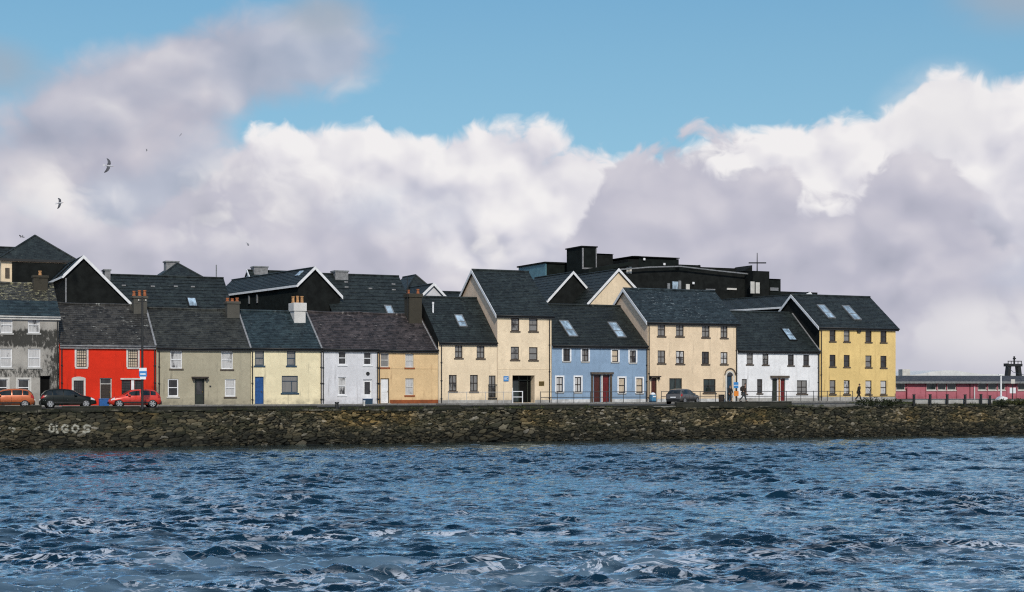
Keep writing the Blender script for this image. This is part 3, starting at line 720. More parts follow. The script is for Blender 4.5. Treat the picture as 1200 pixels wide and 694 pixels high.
def along(name, label, ra, rbx, off, T, drop, wall, roof, boxes=(), verge=None, cat='building'):
    """ridge parallel to the quay row; ra = (x, y) of its near ridge end, rbx = photo column of the far end"""
    p0 = O + NB * off; P = hit(ra[0], ra[1], p0, NB); Q = hit(rbx, 450, p0, NB)
    k = Block(name, label, ra, P.y, 25, cat); w = (Q - P).dot(E); za = k.za; ze = za - drop; m = drop / T; k.m = m; k.T = T; k.w = w
    b = MB(); b.box(.15, w - .15, -T + .2, T - .2, -.2, ze + .05)
    for x in (.15, w - .15): b.poly([(x, -T + .2, ze + .05), (x, T - .2, ze + .05), (x, 0, za - .15)])
    b.build('wall', M[wall], k.root)
    b = MB(); n = 16
    for i in range(n):
        t0, t1 = i / n, (i + 1) / n; ya, yb = -T * (1 - t0), -T * (1 - t1); zA, zB = ze + drop * t0 + .035, ze + drop * t1
        slab(b, [(0, ya, zA), (w, ya, zA), (w, yb, zB), (0, yb, zB)], None, .1)
    slab(b, [(0, .002, za), (w, .002, za), (w, T, ze), (0, T, ze)], None, .1)
    k.roof = b.build('roof', M[roof], k.root)
    b = MB(); b.tube([(0, 0, za + .04), (w, 0, za + .04)], .1, 6); b.build('ridge_tiles', M[roof], k.roof)
    if verge:
        b = MB()
        for x in verge[1]:
            xx = 0 if x == 0 else w; b.bar((xx, -T, ze + .02), (xx, 0, za + .02), .1, .26)
        b.build('barge_board', M[verge[0]], k.root)
    for (xa, xb, y0, y1) in boxes:
        a = k.loc(xa, y0); c = k.loc(xb, y1); b = MB(); b.box(a.x, c.x, -.7, .7, c.z - 1.0, a.z - .15); o = b.build('chimney', M['lead'], k.root)
        MB().box(a.x - .08, c.x + .08, -.78, .78, a.z - .148, a.z).build('cap', M['grey_metal'], o)
    k.n_up = (k.mat.to_3x3() @ Vector((0, -m, 1))).normalized(); k.pr = k.mat @ Vector((0, 0, za)); return k
def block_skylight(k, tl, br, frame='gutter'):
    a = k.inv @ hit(*tl, k.pr, k.n_up); c = k.inv @ hit(*br, k.pr, k.n_up); x0, x1, y1, y0 = a.x, c.x, a.y, c.y
    c_ = 1 / math.sqrt(1 + k.m ** 2); nz = Vector((0, -k.m * c_, c_)); f = lambda x, y, l: Vector((x, y, k.za + k.m * y)) + nz * l
    def sl(b, xa, xb, ya, yb, l): slab(b, [f(xa, ya, l), f(xb, ya, l), f(xb, yb, l), f(xa, yb, l)], None, l)
    b = MB(); t = .1; sl(b, x0 - t, x0, y0 - t, y1 + t, .14); sl(b, x1, x1 + t, y0 - t, y1 + t, .14); sl(b, x0, x1, y0 - t, y0, .14); sl(b, x0, x1, y1, y1 + t, .14)
    s = b.build('skylight', M[frame], k.root); b = MB(); sl(b, x0, x1, y0, y1, .1); b.build('pane', M['glass_sky'], s)
def roof_vents(k, pts):
    for (x, y) in pts:
        p = k.inv @ hit(x, y, k.pr, k.n_up); MB().box(p.x - .2, p.x + .2, p.y - .08, p.y + .1, p.z - .04, p.z + .10).build('roof_vent', M['lead'], k.root, bevel=.03)

def hip(name, label, apex, d, w, front, drop, length, wall, roof, ang=25, cat='building', cap=None):
    k = Block(name, label, apex, d, ang, cat); za = k.za; ze = za - drop
    b = MB(); b.box(-w + .3, w - .3, -front + .3, length, -.2, ze); b.build('wall', M[wall], k.root)
    b = MB(); A = (0, 0, za); B = (0, length, za); c = [(-w, -front, ze), (w, -front, ze), (w, length, ze), (-w, length, ze)]
    b.add([A, B] + c, [(0, 2, 3), (0, 3, 4, 1), (1, 5, 2, 0), (1, 4, 5), (2, 5, 4, 3)])
    rf = b.build('roof', M[roof], k.root)
    b = MB(); b.tube([c[0], A], .1, 6); b.tube([c[1], A], .1, 6); b.tube([A, B], .1, 6); b.build('hip_tiles', M[roof], rf)
    b = MB(); b.box(-w - .05, w + .05, -front - .08, -front + .02, ze - .2, ze + .02); b.build('fascia', M['gutter'], k.root)
    if cap:
        a = k.loc(cap[0], cap[2]); c_ = k.loc(cap[1], cap[3]); b = MB(); b.box(a.x, c_.x, .3, 1.6, c_.z - .8, a.z); o = b.build('chimney', M['lead'], k.root)
        MB().box(a.x - .1, c_.x + .1, .2, 1.7, a.z + .002, a.z + .15).build('cap', M['grey_metal'], o)
    return k

# near the frame's edge
along('dark_roofed_building', 'black roofed building at the picture edge beyond the grey house', (-70, 287.5), 24, 40, 6, 5, 'cream_pale', 'slate_dark')
k = hip('hip_roofed_building', 'tall hip roofed block with a dark pyramid roof over a cream wall', (41, 276), 152, 3.9, 3.2, 2.75, 14, 'cream_pale', 'slate_dark')
a = k.loc(14, 306, -2.9); MB().box(a.x, 3.55, -3.1, -2.85, -.2, a.z - .1).build('dark_cladding', M['black_clad'], k.root)
a = k.loc(6, 314, -2.9); b_ = k.loc(11, 326, -2.9); MB().box(a.x, b_.x, -3.0, -2.88, b_.z, a.z).build('window', M['brown_sill'], k.root)
k = gable('dark_gabled_building', 'black clad gable with white edges and seamed roof behind the red house', (97.5, 301), 139, (73.5, 324), (154.5, 358), 15, 'black_clad', 'slate_blue', seams=2, side='black_clad')
x = k.l.x + .28; MB().tube([(x, -.12, k.l.z - .15), (x, -.12, 4)], .075, 8).build('downpipe', M['lead'], k.root)
a = k.loc(104, 301, 4); b_ = k.loc(106, 304, 4)
k = along('long_roofed_building', 'long dark slate roof with a skylight behind the beige house', (120, 322), 262, 22, 6.5, 5.6, 'black_clad', 'slate_dark', boxes=((121.5, 128, 316, 324),))
block_skylight(k, (219.5, 350), (231, 359.5)); roof_vents(k, ((145, 335), (179, 336), (206, 336), (226, 336.5)))
b = MB(); p = k.loc(253.5, 328); b.tube([(p.x, 0, p.z - .3), (p.x, 0, p.z + 1.5)], .06, 6); b.build('flue', M['grey_metal'], k.root)
hip('small_hip_roofed_building', 'small pyramid roof capped by a grey box beyond the long slate roof', (208, 308.5), 160, 2.7, 2.6, 1.9, 3, 'black_clad', 'slate_dark', cap=(195.5, 210, 307, 310))
k = gable('dark_gabled_building', 'black gabled building with long white eave behind the white chimney', (368, 314), 146, (347.2, 334.6), (400.5, 349), 21, 'black_clad', 'slate_dark', ang=33, side='green_wall')
for (x, y) in ((292.5, 351), (302, 350)):
    q = k.inv @ (CAM + ray(x, y) * 155); 
    nl = (k.mat.to_3x3() @ Vector((-1, 0, 0))); p = k.inv @ hit(x, y, k.mat @ Vector((k.l.x + .2, 0, 0)), nl)
    MB().box(p.x - .12, p.x - .01, p.y - .12, p.y + .12, p.z - .45, p.z + .45).build('wall_light', M['grey_metal'], k.root)
ml = (k.za - k.l.z) / -k.l.x
nl = (k.mat.to_3x3() @ Vector((-ml, 0, 1))).normalized(); pl = k.mat @ Vector((0, 0, k.za))
a = k.inv @ hit(355, 318.5, pl, nl); c = k.inv @ hit(349, 324, pl, nl); b = MB()
slab(b, [(a.x, a.y - .1, a.z + .12), (a.x, a.y + .75, a.z + .12), (c.x, c.y + .75, c.z + .12), (c.x, c.y - .1, c.z + .12)], None, .2); b.build('skylight', M['glass_sky'], k.root)
along('dormer_roofed_building', 'short dark roof with white verge and pale box chimney behind the long eave', (289, 317), 338, 44, 4, 3, 'lilac', 'slate_dark', boxes=((296, 312, 312.3, 319),), verge=('white_paint', (0,)))
k = along('long_roofed_building', 'broad dark slate roof with a skylight behind the lilac and ochre houses', (372, 321), 467.5, 20, 7.2, 6.2, 'black_clad', 'slate_dark', boxes=((390.5, 405.5, 317.3, 324),))
block_skylight(k, (451, 359.5), (461, 368.2), 'grey_metal'); roof_vents(k, ((405.5, 331), (406, 337), (434, 338.5), (461, 333.5), (461.5, 340)))
hip('hip_roofed_building', 'distant hip roof with pale edge behind the dark stone chimney', (487, 322.3), 166, 2.4, 2.2, 2.6, 4, 'lilac', 'slate_dark')
gable('white_gabled_building', 'small white gable with white edges above the ochre house roof', (507.5, 333), 158, (494, 346), (523.5, 350.5), 7, 'lilac', 'slate_dark')
along('dark_roofed_building', 'low dark roof between the white gable and tall cream house', (512, 342), 546, 34, 4, 3, 'black_clad', 'slate_dark')
gable('dark_gabled_building', 'black roofed building whose narrow black gable has one long white edge', (670.7, 319.5), 163.5, (640.7, 353), (692, 344), 9.5, 'black_clad', 'slate_black')
k = gable('cream_gabled_building', 'cream gable with white edges rising between the blue and salmon houses', (723.8, 316.2), 161.5, (686.5, 357.3), (745, 339.5), 13, 'cream_pale', 'slate_black')
k = gable('dark_roofed_building', 'dark roof with a white eave behind the white house', (946, 344.6), 171, (917.5, 360), (975, 362), 17, 'black_clad', 'slate_black', side='black_clad', ang=33)
gable('small_gabled_building', 'tiny white gable peeping over the yellow house ridge', (947.8, 343.2), 190, (944.6, 347.5), (951, 347.5), 3, 'white', 'slate_dark')

# ------------------------------------------------------------------ the big dark hotel behind
hd = 194.0
k = Block('hotel_building', 'large black flat roofed hotel block stepping above the quay houses', (760, 320), hd, 25, 'hotel', None)
def hbox(name, x0, x1, y0, y1, depth, back, mat, bottom=None, parent=None, proud=0.0):
    p = k.loc(x0, y0, depth); q = k.loc(x1, y1, depth); zb = bottom if bottom is not None else q.z
    return MB().box(p.x, q.x, depth - proud, depth + back, zb, p.z).build(name, M[mat], parent or k.root)
G = -.2
hbox('service_wing', 640.5, 672, 309.2, 330, 10, 8.5, 'green_wall', G)
q0 = k.loc(640.5, 308.6, 10); MB().box(q0.x - .15, q0.x - .005, 10.0, 18.5, G, q0.z).build('teal_panel_wall', M['teal'], k.root)
q1 = k.loc(672, 308, 10); MB().box(q0.x - .35, q1.x, 9.8, 18.7, q0.z + .004, q0.z + .2).build('roof_edge', M['black_clad'], k.root)
tw = hbox('lift_tower', 682, 699, 289.6, 330, 4, 4.4, 'green_wall', G)
p = k.loc(682, 289, 4); q = k.loc(699, 316, 4)
b = MB(); b.box(p.x, p.x + .2, 3.9, 3.997, q.z, p.z - .2); b.box(q.x - .14, q.x, 3.9, 3.997, q.z, p.z - .2); b.box(p.x + .2, q.x - .14, 3.9, 3.997, q.z, q.z + .2); b.build('trim', M['lead'], tw)
b = MB(); b.box(p.x - .15, q.x + .12, 3.85, 8.55, p.z - .06, p.z + .1); b.build('roof_edge', M['black_clad'], tw)
hbox('plant_room', 699.6, 718.2, 297.8, 320, 7, 5, 'black_clad', G); hbox('roof_edge', 699.4, 719.4, 297, 298.2, 6.8, 5.4, 'green_wall')
hbox('upper_block', 736, 748.5, 303.6, 330, 6, 10, 'black_clad', G); ub = hbox('upper_block', 748.8, 795.4, 302, 330, 6, 12, 'green_wall', G)
hbox('roof_edge', 741, 796.6, 300.8, 302.2, 5.7, 12.6, 'black_clad', parent=ub); hbox('roof_rail', 743.6, 751, 299.8, 300.2, 6, .1, 'gutter', parent=ub)
hbox('main_block', 718, 882, 314, 352, 2, 16, 'black_clad', G); hbox('middle_block', 796, 821, 310, 330, 5, 10, 'green_wall', G); hbox('middle_block', 821.4, 874, 313, 330, 5, 10, 'black_clad', G)
b = MB(); lp = [k.loc(700, 318, 1.2), k.loc(760, 313.2, 1.2), k.loc(797, 312.2, 1.2), k.loc(843, 317.6, 1.2), k.loc(882, 321.6, 1.2)]
for i in range(4): b.bar((lp[i].x, 1.2, lp[i].z), (lp[i + 1].x, 1.2, lp[i + 1].z), .12, .16)
b.build('roof_edge', M['grey_metal'], k.root)
b = MB(); lp = [k.loc(690, 315, 1.0), k.loc(742, 306.5, 1.0), k.loc(742, 309.5, 1.0), k.loc(690, 322, 1.0)]
b.prism([(v.x, v.z) for v in lp], 1.0, 8); b.build('sloping_roof', M['green_wall'], k.root)
hbox('corner_block', 882.3, 901.6, 317.4, 352, 0, 12, 'black_clad', G); hbox('corner_block', 902, 914.8, 327.2, 352, 1, 10, 'green_wall', G); hbox('low_roof', 915, 958, 341.5, 352, 3, 10, 'black_clad', G)
hbox('roof_edge', 901.9, 915.4, 326.6, 327.4, .8, 10.2, 'gutter'); b = MB(); p = k.loc(874, 314, 1.8); q = k.loc(882, 310.8, 1.8); b.prism([(p.x, p.z - .4), (q.x, p.z - .4), (q.x, q.z)], 1.9, 6); b.build('roof_upstand', M['black_clad'], k.root)
p = k.loc(808, 314, 4.8); q = k.loc(820.6, 310.4, 4.8); b = MB(); b.prism([(p.x, p.z - .2), (q.x, p.z - .2), (q.x, q.z)], 4.9, 8); b.build('roof_upstand', M['black_clad'], k.root)
for (x0, x1, y0, y1, dp, mt) in ((734, 736.4, 313.5, 320.5, 1.9, 'offwhite'), (737.4, 740, 312.8, 320.5, 1.9, 'offwhite'), (782, 785, 332, 340, 1.9, 'grey_metal'), (788, 794.5, 330, 340.5, 1.9, 'teal'), (795, 798, 329, 340.5, 1.9, 'grey_metal'), (804, 808, 333, 340.5, 1.9, 'offwhite'),
                                  (879.5, 884, 330, 344, -.1, 'offwhite'), (885.6, 890, 331, 344, -.1, 'offwhite'), (852, 863, 337.5, 340, 1.9, 'offwhite'), (902.5, 912, 337, 341, .9, 'grey_metal'), (827, 838, 338.5, 340, 1.9, 'grey_metal')):
    a = k.loc(x0, y0, dp); c = k.loc(x1, y1, dp); o = MB().box(a.x, c.x, dp - .06, dp + .09, c.z, a.z).build('window', M['glass_sky' if mt == 'teal' else mt], k.root)
for (x, y, dp) in ((778, 309.8, 5.9), (754.5, 304, 5.9), (812, 332, 1.9)): 
    p = k.loc(x, y, dp); MB().box(p.x - .16, p.x + .16, dp - .2, dp - .01, p.z - .16, p.z + .16).build('wall_light', M['white_paint'], k.root, bevel=.05)
# cross shaped roof aerial
p = k.loc(887.3, 317.5, 3); q = k.loc(887.3, 296, 3); 
m_ = thing('roof_aerial', 'cross shaped black aerial standing on the hotel roof', 'aerial', k.mat @ Vector((p.x, 3, p.z - .05)), k.a)
hh = q.z - p.z
MB().tube([(0, 0, 0), (0, 0, hh)], .09, 8, r2=.05).build('mast', M['gutter'], m_)
a = k.loc(877.3, 307.8, 3); c = k.loc(897.3, 307.8, 3); b = MB(); b.bar((a.x - p.x, -.06, a.z - p.z), (c.x - p.x, -.06, c.z - p.z), .14, .17); b.build('crossbar', M['gutter'], m_)
# ------------------------------------------------------------------ ground, road, pavement
def on_wall(x, y=450, off=0.0): return hit(x, y, OW + NW * off, NW)
def wS(x): return (on_wall(x) - OW).dot(EW)
SA, SB = wS(-420), wS(1750)

def m_ground(name, c1, c2, sc=.4, rough=.95):
    m, n, b = material(name); co = coords(n)
    col = n.mix(n.smooth(n.noise(co, sc, 6, .65), .35, .65), c1, c2); col = n.mix(n.math('MULTIPLY', n.noise(co, 14, 3, .6), .5), col, mul(c1, .5))
    setin(n, b, Base_Color=col, Roughness=rough)
    setin(n, b, Normal=n.n('ShaderNodeBump', {'Height': n.noise(co, 20, 4, .6), 'Strength': .4, 'Distance': .03}).outputs[0]); return m
M['land'] = m_ground('rough_land', (.05, .055, .035), (.085, .08, .06)); M['asphalt'] = m_ground('asphalt', (.030, .030, .030), (.05, .049, .047), 1.2)
M['paving'] = m_ground('concrete_paving', (.20, .195, .185), (.30, .29, .275), 1.5); M['kerbstone'] = m_ground('kerbstone', (.17, .165, .155), (.27, .26, .245), 2.5)
M['grass'] = m_ground('verge_grass_base', (.035, .05, .015), (.06, .075, .03), 2)
WA = OW + EW * SA + NW * .7; WB = OW + EW * SB + NW * .7
b = MB(); z = ROAD - .02
b.poly([(WA.x, WA.y, z), (WB.x, WB.y, z), (2500, WB.y + 300, z), (2500, 4000, z), (-2500, 4000, z), (-2500, WA.y - 100, z)])
tag(b.build('ground', M['land']), kind='structure')
b = MB(); fa = O + E * -70 - NB * 1.75; fb = O + E * 62 - NB * 1.75
z = ROAD; b.poly([(WA.x, WA.y, z), ((OW + EW * wS(1090) + NW * .7).x, (OW + EW * wS(1090) + NW * .7).y, z), (fb.x, fb.y, z), (fa.x, fa.y, z)])
tag(b.build('road', M['asphalt']), kind='structure')
pv = empty('pavement', O, TH); tag(pv, kind='structure')
b = MB(); x = -70
while x < 62: b.box(x + .006, min(x + 1.2, 62) - .006, -1.55, .5, ROAD - .3, PAVE - .002 + random.uniform(-.004, .004)); x += 1.2
b.build('slabs', M['paving'], pv)
b = MB(); x = -70
while x < 62: b.box(x + .008, x + .992, -1.75, -1.56, ROAD - .3, PAVE + .004 + random.uniform(-.004, .004)); x += 1.0
b.build('kerb', M['kerbstone'], pv)
for o in pv.children: o.location = (0, 0, 0)
# raised pale footway in front of the right-hand half
f0 = (hit(517, 450, O - NB * 3.0, NB) - O).dot(E); f1 = (hit(1052, 450, O - NB * 3.0, NB) - O).dot(E)
fw_ = empty('footway', O + E * f0 - NB * 1.76, TH); tag(fw_, kind='structure')
MB().box(0, f1 - f0, -2.2, 0, ROAD - .3, PAVE + .02).build('footway_slab', M['paving'], fw_)
b = MB(); x = 0
while x < f1 - f0 - 1: b.box(x + .01, x + .99, -2.42, -2.205, ROAD - .3, PAVE + .03 + random.uniform(-.006, .006)); x += 1.0
b.build('kerb', M['kerbstone'], fw_)

# ------------------------------------------------------------------ quay wall: one continuous face of rough stones
def hash2(i, j, k):
    h = np.sin(i * 127.1 + j * 311.7 + k * 74.7) * 43758.5453; return h - np.floor(h)
def vnoise(x, y, k):
    xi = np.floor(x); yi = np.floor(y); u = x - xi; v = y - yi; u = u * u * (3 - 2 * u); v = v * v * (3 - 2 * v)
    return (hash2(xi, yi, k) * (1 - u) + hash2(xi + 1, yi, k) * u) * (1 - v) + (hash2(xi, yi + 1, k) * (1 - u) + hash2(xi + 1, yi + 1, k) * u) * v
def fbm(x, y, k, o=4):
    s = 0; a = .5; t = 0
    for i in range(o): s = s + a * vnoise(x * 2 ** i, y * 2 ** i, k + i); t += a; a *= .5
    return s / t
ds, dz = .05, .042
ns = int((SB - SA) / ds) + 1; ztop, zbot = COPE - .12, -.6; nzv = int((ztop - zbot) / dz) + 1
sg, zg = np.meshgrid(np.linspace(SA, SB, ns), np.linspace(zbot, ztop, nzv), indexing='ij')
wob = (fbm(sg * .7, zg * .9, 3) - .5)
# rounded boulders low down, flatter coursed stones above
size = np.where(zg < 1.15, 1.0, 1.0)
def cells(sx, sz, k, dist):
    px_ = (sg + wob * .8 + (fbm(sg * 3, zg * 3, 61 + k) - .5) * dist) / sx; pz_ = (zg + wob * .5 + (fbm(sg * 2.2, zg * 3, 66 + k) - .5) * dist * .8) / sz
    ci = np.floor(px_); cj = np.floor(pz_); F1 = np.full(sg.shape, 9.); F2 = np.full(sg.shape, 9.); ID = np.zeros(sg.shape); IDB = np.zeros(sg.shape)
    for di in (-1, 0, 1):
        for dj in (-1, 0, 1):
            a = ci + di; b_ = cj + dj; ox = a + .5 + (hash2(a, b_, 1 + k) - .5) * .95 + .25 * (b_ % 2); oz = b_ + .5 + (hash2(a, b_, 2 + k) - .5) * .75
            wgt = .6 + .9 * hash2(a, b_, 9 + k)
            d = np.sqrt((px_ - ox) ** 2 + ((pz_ - oz) * 1.05) ** 2) / wgt
            nearer = d < F1; F2 = np.where(nearer, F1, np.minimum(F2, d)); ID = np.where(nearer, hash2(a, b_, 5 + k), ID); IDB = np.where(nearer, hash2(a, b_, 6 + k), IDB); F1 = np.where(nearer, d, F1)
    e = np.clip((F2 - F1) / .32, 0, 1); return e * e * (3 - 2 * e), ID, IDB
E1, I1, B1 = cells(.35, .150, 0, .18); E2, I2, B2 = cells(.62, .27, 30, .22); E3, I3, B3 = cells(.56, .20, 60, .05)
# stretches built at different times: rubble, big blocks, and a coursed repair
zone = fbm(sg * .11, zg * .35, 90, 3); big = zone > .67; crs = (~big) & (zone < .37)
edge = np.where(big, E2, np.where(crs, E3, E1)); ID = np.where(big, I2, np.where(crs, I3, I1)); IDB = np.where(big, B2, np.where(crs, B3, B1))
bulge = edge * (.07 + .10 * IDB) * np.where(crs, .6, 1) + (fbm(sg * 5, zg * 5, 20) - .5) * .05 + (IDB - .5) * .06
batter = (ztop - zg) * .10 + .10 * (fbm(sg * .12, zg * .2, 40, 2) - .5)
low = np.clip((.75 - zg) / .6, 0, 1); bulge = bulge * (1 + .7 * low) + low * .12 * fbm(sg * 1.1, zg * 1.4, 31)
out = batter + bulge
P = np.empty((ns, nzv, 3)); P[..., 0] = OW.x + EW.x * sg - NW.x * out; P[..., 1] = OW.y + EW.y * sg - NW.y * out; P[..., 2] = zg + (fbm(sg * .6, zg, 50) - .5) * .03
# faded painted letters on the stones: strokes in (s, z) on the face
paint = np.zeros(sg.shape)
def px2sz(x, y):
    p = hit(x, y, OW - NW * .25, NW); return (p - OW).dot(EW), p.z
def stroke(pts, w=.075, k=1.0):
    global paint
    q = [px2sz(*p) for p in pts]
    for (s0, z0), (s1, z1) in zip(q[:-1], q[1:]):
        L2 = (s1 - s0) ** 2 + (z1 - z0) ** 2 + 1e-9
        t = np.clip(((sg - s0) * (s1 - s0) + (zg - z0) * (z1 - z0)) / L2, 0, 1)
        d = np.sqrt((sg - s0 - t * (s1 - s0)) ** 2 + (zg - z0 - t * (z1 - z0)) ** 2)
        paint = np.maximum(paint, k * np.clip(1.35 - d / w, 0, 1))
stroke([(62.2, 499), (60, 497.6), (58, 500), (57.8, 504), (60, 506.6), (62.6, 505), (63.4, 501.5), (62.2, 499)])       # O
stroke([(66.5, 497.5), (66.8, 506.8), (68, 507)])                                                                            # L / I
stroke([(79.3, 499.6), (75.8, 498), (72.8, 500.8), (73.2, 505.2), (76, 506.8), (79, 505.8), (79.2, 503), (76.8, 503)])                  # G
stroke([(88.2, 506.8), (84.8, 504.5), (85, 500.6), (88, 498.2), (91.6, 500), (92, 504.2), (88.2, 506.8)])                                       # O
stroke([(105.8, 499.4), (101, 498.5), (98, 500.4), (100, 502.4), (104, 503.2), (105, 505.4), (101, 507), (97.6, 506)])                                               # S
stroke([(10.5, 502), (14, 501.2), (17, 503), (15, 505.5)], .07, .75); stroke([(40.5, 503), (44, 501.5), (46.5, 500.2)], .06, .5)
m = bpy.data.meshes.new('quay_wall'); idx = np.arange(ns * nzv).reshape(ns, nzv)
fq = np.stack([idx[:-1, :-1], idx[1:, :-1], idx[1:, 1:], idx[:-1, 1:]], -1).reshape(-1, 4)
def grid_mesh(me, P, fq):
    me.vertices.add(len(P)); me.vertices.foreach_set('co', P.astype(np.float32).ravel())
    me.loops.add(fq.size); me.loops.foreach_set('vertex_index', fq.astype(np.int32).ravel())
    me.polygons.add(len(fq)); me.polygons.foreach_set('loop_start', np.arange(0, fq.size, 4, dtype=np.int32)); 
    me.update(calc_edges=True); me.validate()
grid_mesh(m, P.reshape(-1, 3), fq)
ca = m.color_attributes.new('stone', 'FLOAT_COLOR', 'POINT')
cd = np.stack([ID, edge, paint, IDB], -1).astype(np.float32); ca.data.foreach_set('color', cd.ravel())
def m_wall():
    m, n, b = material('quay_stone'); at_ = n.n('ShaderNodeAttribute', attribute_name='stone'); sp = n.n('ShaderNodeSeparateColor', {0: at_.outputs['Color']})
    rid, edg, pnt = sp.outputs[0], sp.outputs[1], sp.outputs[2]; co = coords(n); z = n.n('ShaderNodeSeparateXYZ', {0: co}).outputs[2]
    base = n.ramp(rid, [(0, (.018, .018, .015)), (.25, (.036, .035, .026)), (.5, (.069, .063, .044)), (.7, (.112, .098, .063)), (.86, (.175, .143, .087)), (.95, (.24, .21, .15)), (1, (.34, .31, .26))])
    zone = n.noise(co, .16, 3, .5)                                   # stretches of ochre and of grey-green stone
    ochre = n.smooth(zone, .47, .62); hi = n.smooth(z, .9, 1.7)
    base = n.mix(n.math('MULTIPLY', n.math('MULTIPLY', ochre, hi), .75), base, n.mix(1.0, base, (1.9, 1.45, .75), 'MULTIPLY'))
    lich = n.math('MULTIPLY', n.smooth(n.noise(co, 1.6, 6, .7), .56, .70), hi)
    base = n.mix(n.math('MULTIPLY', lich, .5), base, (.17, .115, .035))
    moss = n.math('MULTIPLY', n.smooth(n.noise(n.scale(co, (.5, .5, 1.6)), 1.0, 6, .7), .46, .6), n.smooth(z, .4, 1.2)); base = n.mix(n.math('MULTIPLY', moss, .55), base, (.026, .030, .012))
    base = n.mix(n.math('MULTIPLY', n.noise(co, 11, 4, .65), .75), base, mul((.02, .02, .017), 1))
    alg = n.math('ADD', z, n.math('MULTIPLY', n.noise(co, .8, 4, .6), .9)); wet = n.smooth(alg, 1.95, .85)
    base = n.mix(n.math('MULTIPLY', wet, .62), base, (.006, .0065, .005))
    base = n.mix(n.math('MULTIPLY', pnt, n.smooth(n.noise(co, 5, 5, .7), .16, .32)), base, (.34, .33, .28))
    base = n.mix(n.smooth(edg, .45, .05), base, (.003, .003, .0025))
    setin(n, b, Base_Color=base, Roughness=n.smooth(alg, .7, 1.6, .75, .92)); b.inputs['Specular IOR Level'].default_value = .12
    setin(n, b, Normal=n.n('ShaderNodeBump', {'Height': n.noise(co, 13, 5, .7), 'Strength': .6, 'Distance': .04}).outputs[0]); return m
M['quay'] = m_wall(); m.materials.append(M['quay'])
m.polygons.foreach_set('use_smooth', [True] * len(m.polygons))
wallroot = thing('quay_wall', 'long rough stone quay wall rising from the water with faded painted letters', 'wall', (0, 0, 0))
link(bpy.data.objects.new('wall_face', m), wallroot)
# coping: irregular flat stones and dark mossy earth behind them
def m_cope():
    m, n, b = material('coping_stone'); co = coords(n); f = n.noise(co, .9, 5, .65)
    c = n.mix(n.smooth(f, .47, .66), (.018, .019, .014), (.13, .118, .092)); c = n.mix(n.math('MULTIPLY', n.smooth(n.noise(co, 4, 5, .7), .45, .65), .7), c, (.022, .025, .012))
    setin(n, b, Base_Color=c, Roughness=.95); b.inputs['Specular IOR Level'].default_value = .15
    setin(n, b, Normal=n.n('ShaderNodeBump', {'Height': n.noise(co, 9, 5, .7), 'Strength': .6, 'Distance': .05}).outputs[0]); return m
M['cope'] = m_cope()
b = MB(); s_ = SA
while s_ < SB - .3:
    L_ = random.uniform(.5, 1.5); t = random.uniform(.10, .2); o_ = random.uniform(-.10, .05); zt = COPE + random.uniform(-.07, .05)
    p = []
    for (ss, oo) in ((s_ + .02, -.14 + o_), (s_ + L_ - .02, -.14 + o_ + random.uniform(-.05, .05)), (s_ + L_ - .02, .8), (s_ + .02, .8)):
        q = OW + EW * ss + NW * oo; p.append(q)
    dzs = [random.uniform(-.025, .025) for _ in range(4)]
    v = [(q.x, q.y, zt - t) for q in p] + [(q.x, q.y, zt + dd) for q, dd in zip(p, dzs)]
    b.add(v, [(0, 3, 2, 1), (4, 5, 6, 7), (0, 1, 5, 4), (1, 2, 6, 5), (2, 3, 7, 6), (3, 0, 4, 7)]); s_ += L_
b.build('coping', M['cope'], wallroot, bevel=.025)
b = MB(); p = OW + EW * SA + NW * .72; q = OW + EW * SB + NW * .72; b.bar((p.x, p.y, 2.2), (q.x, q.y, 2.2), .06, 2 * (ROAD - .006 - 2.2)); b.build('backing', M['cope'], wallroot)

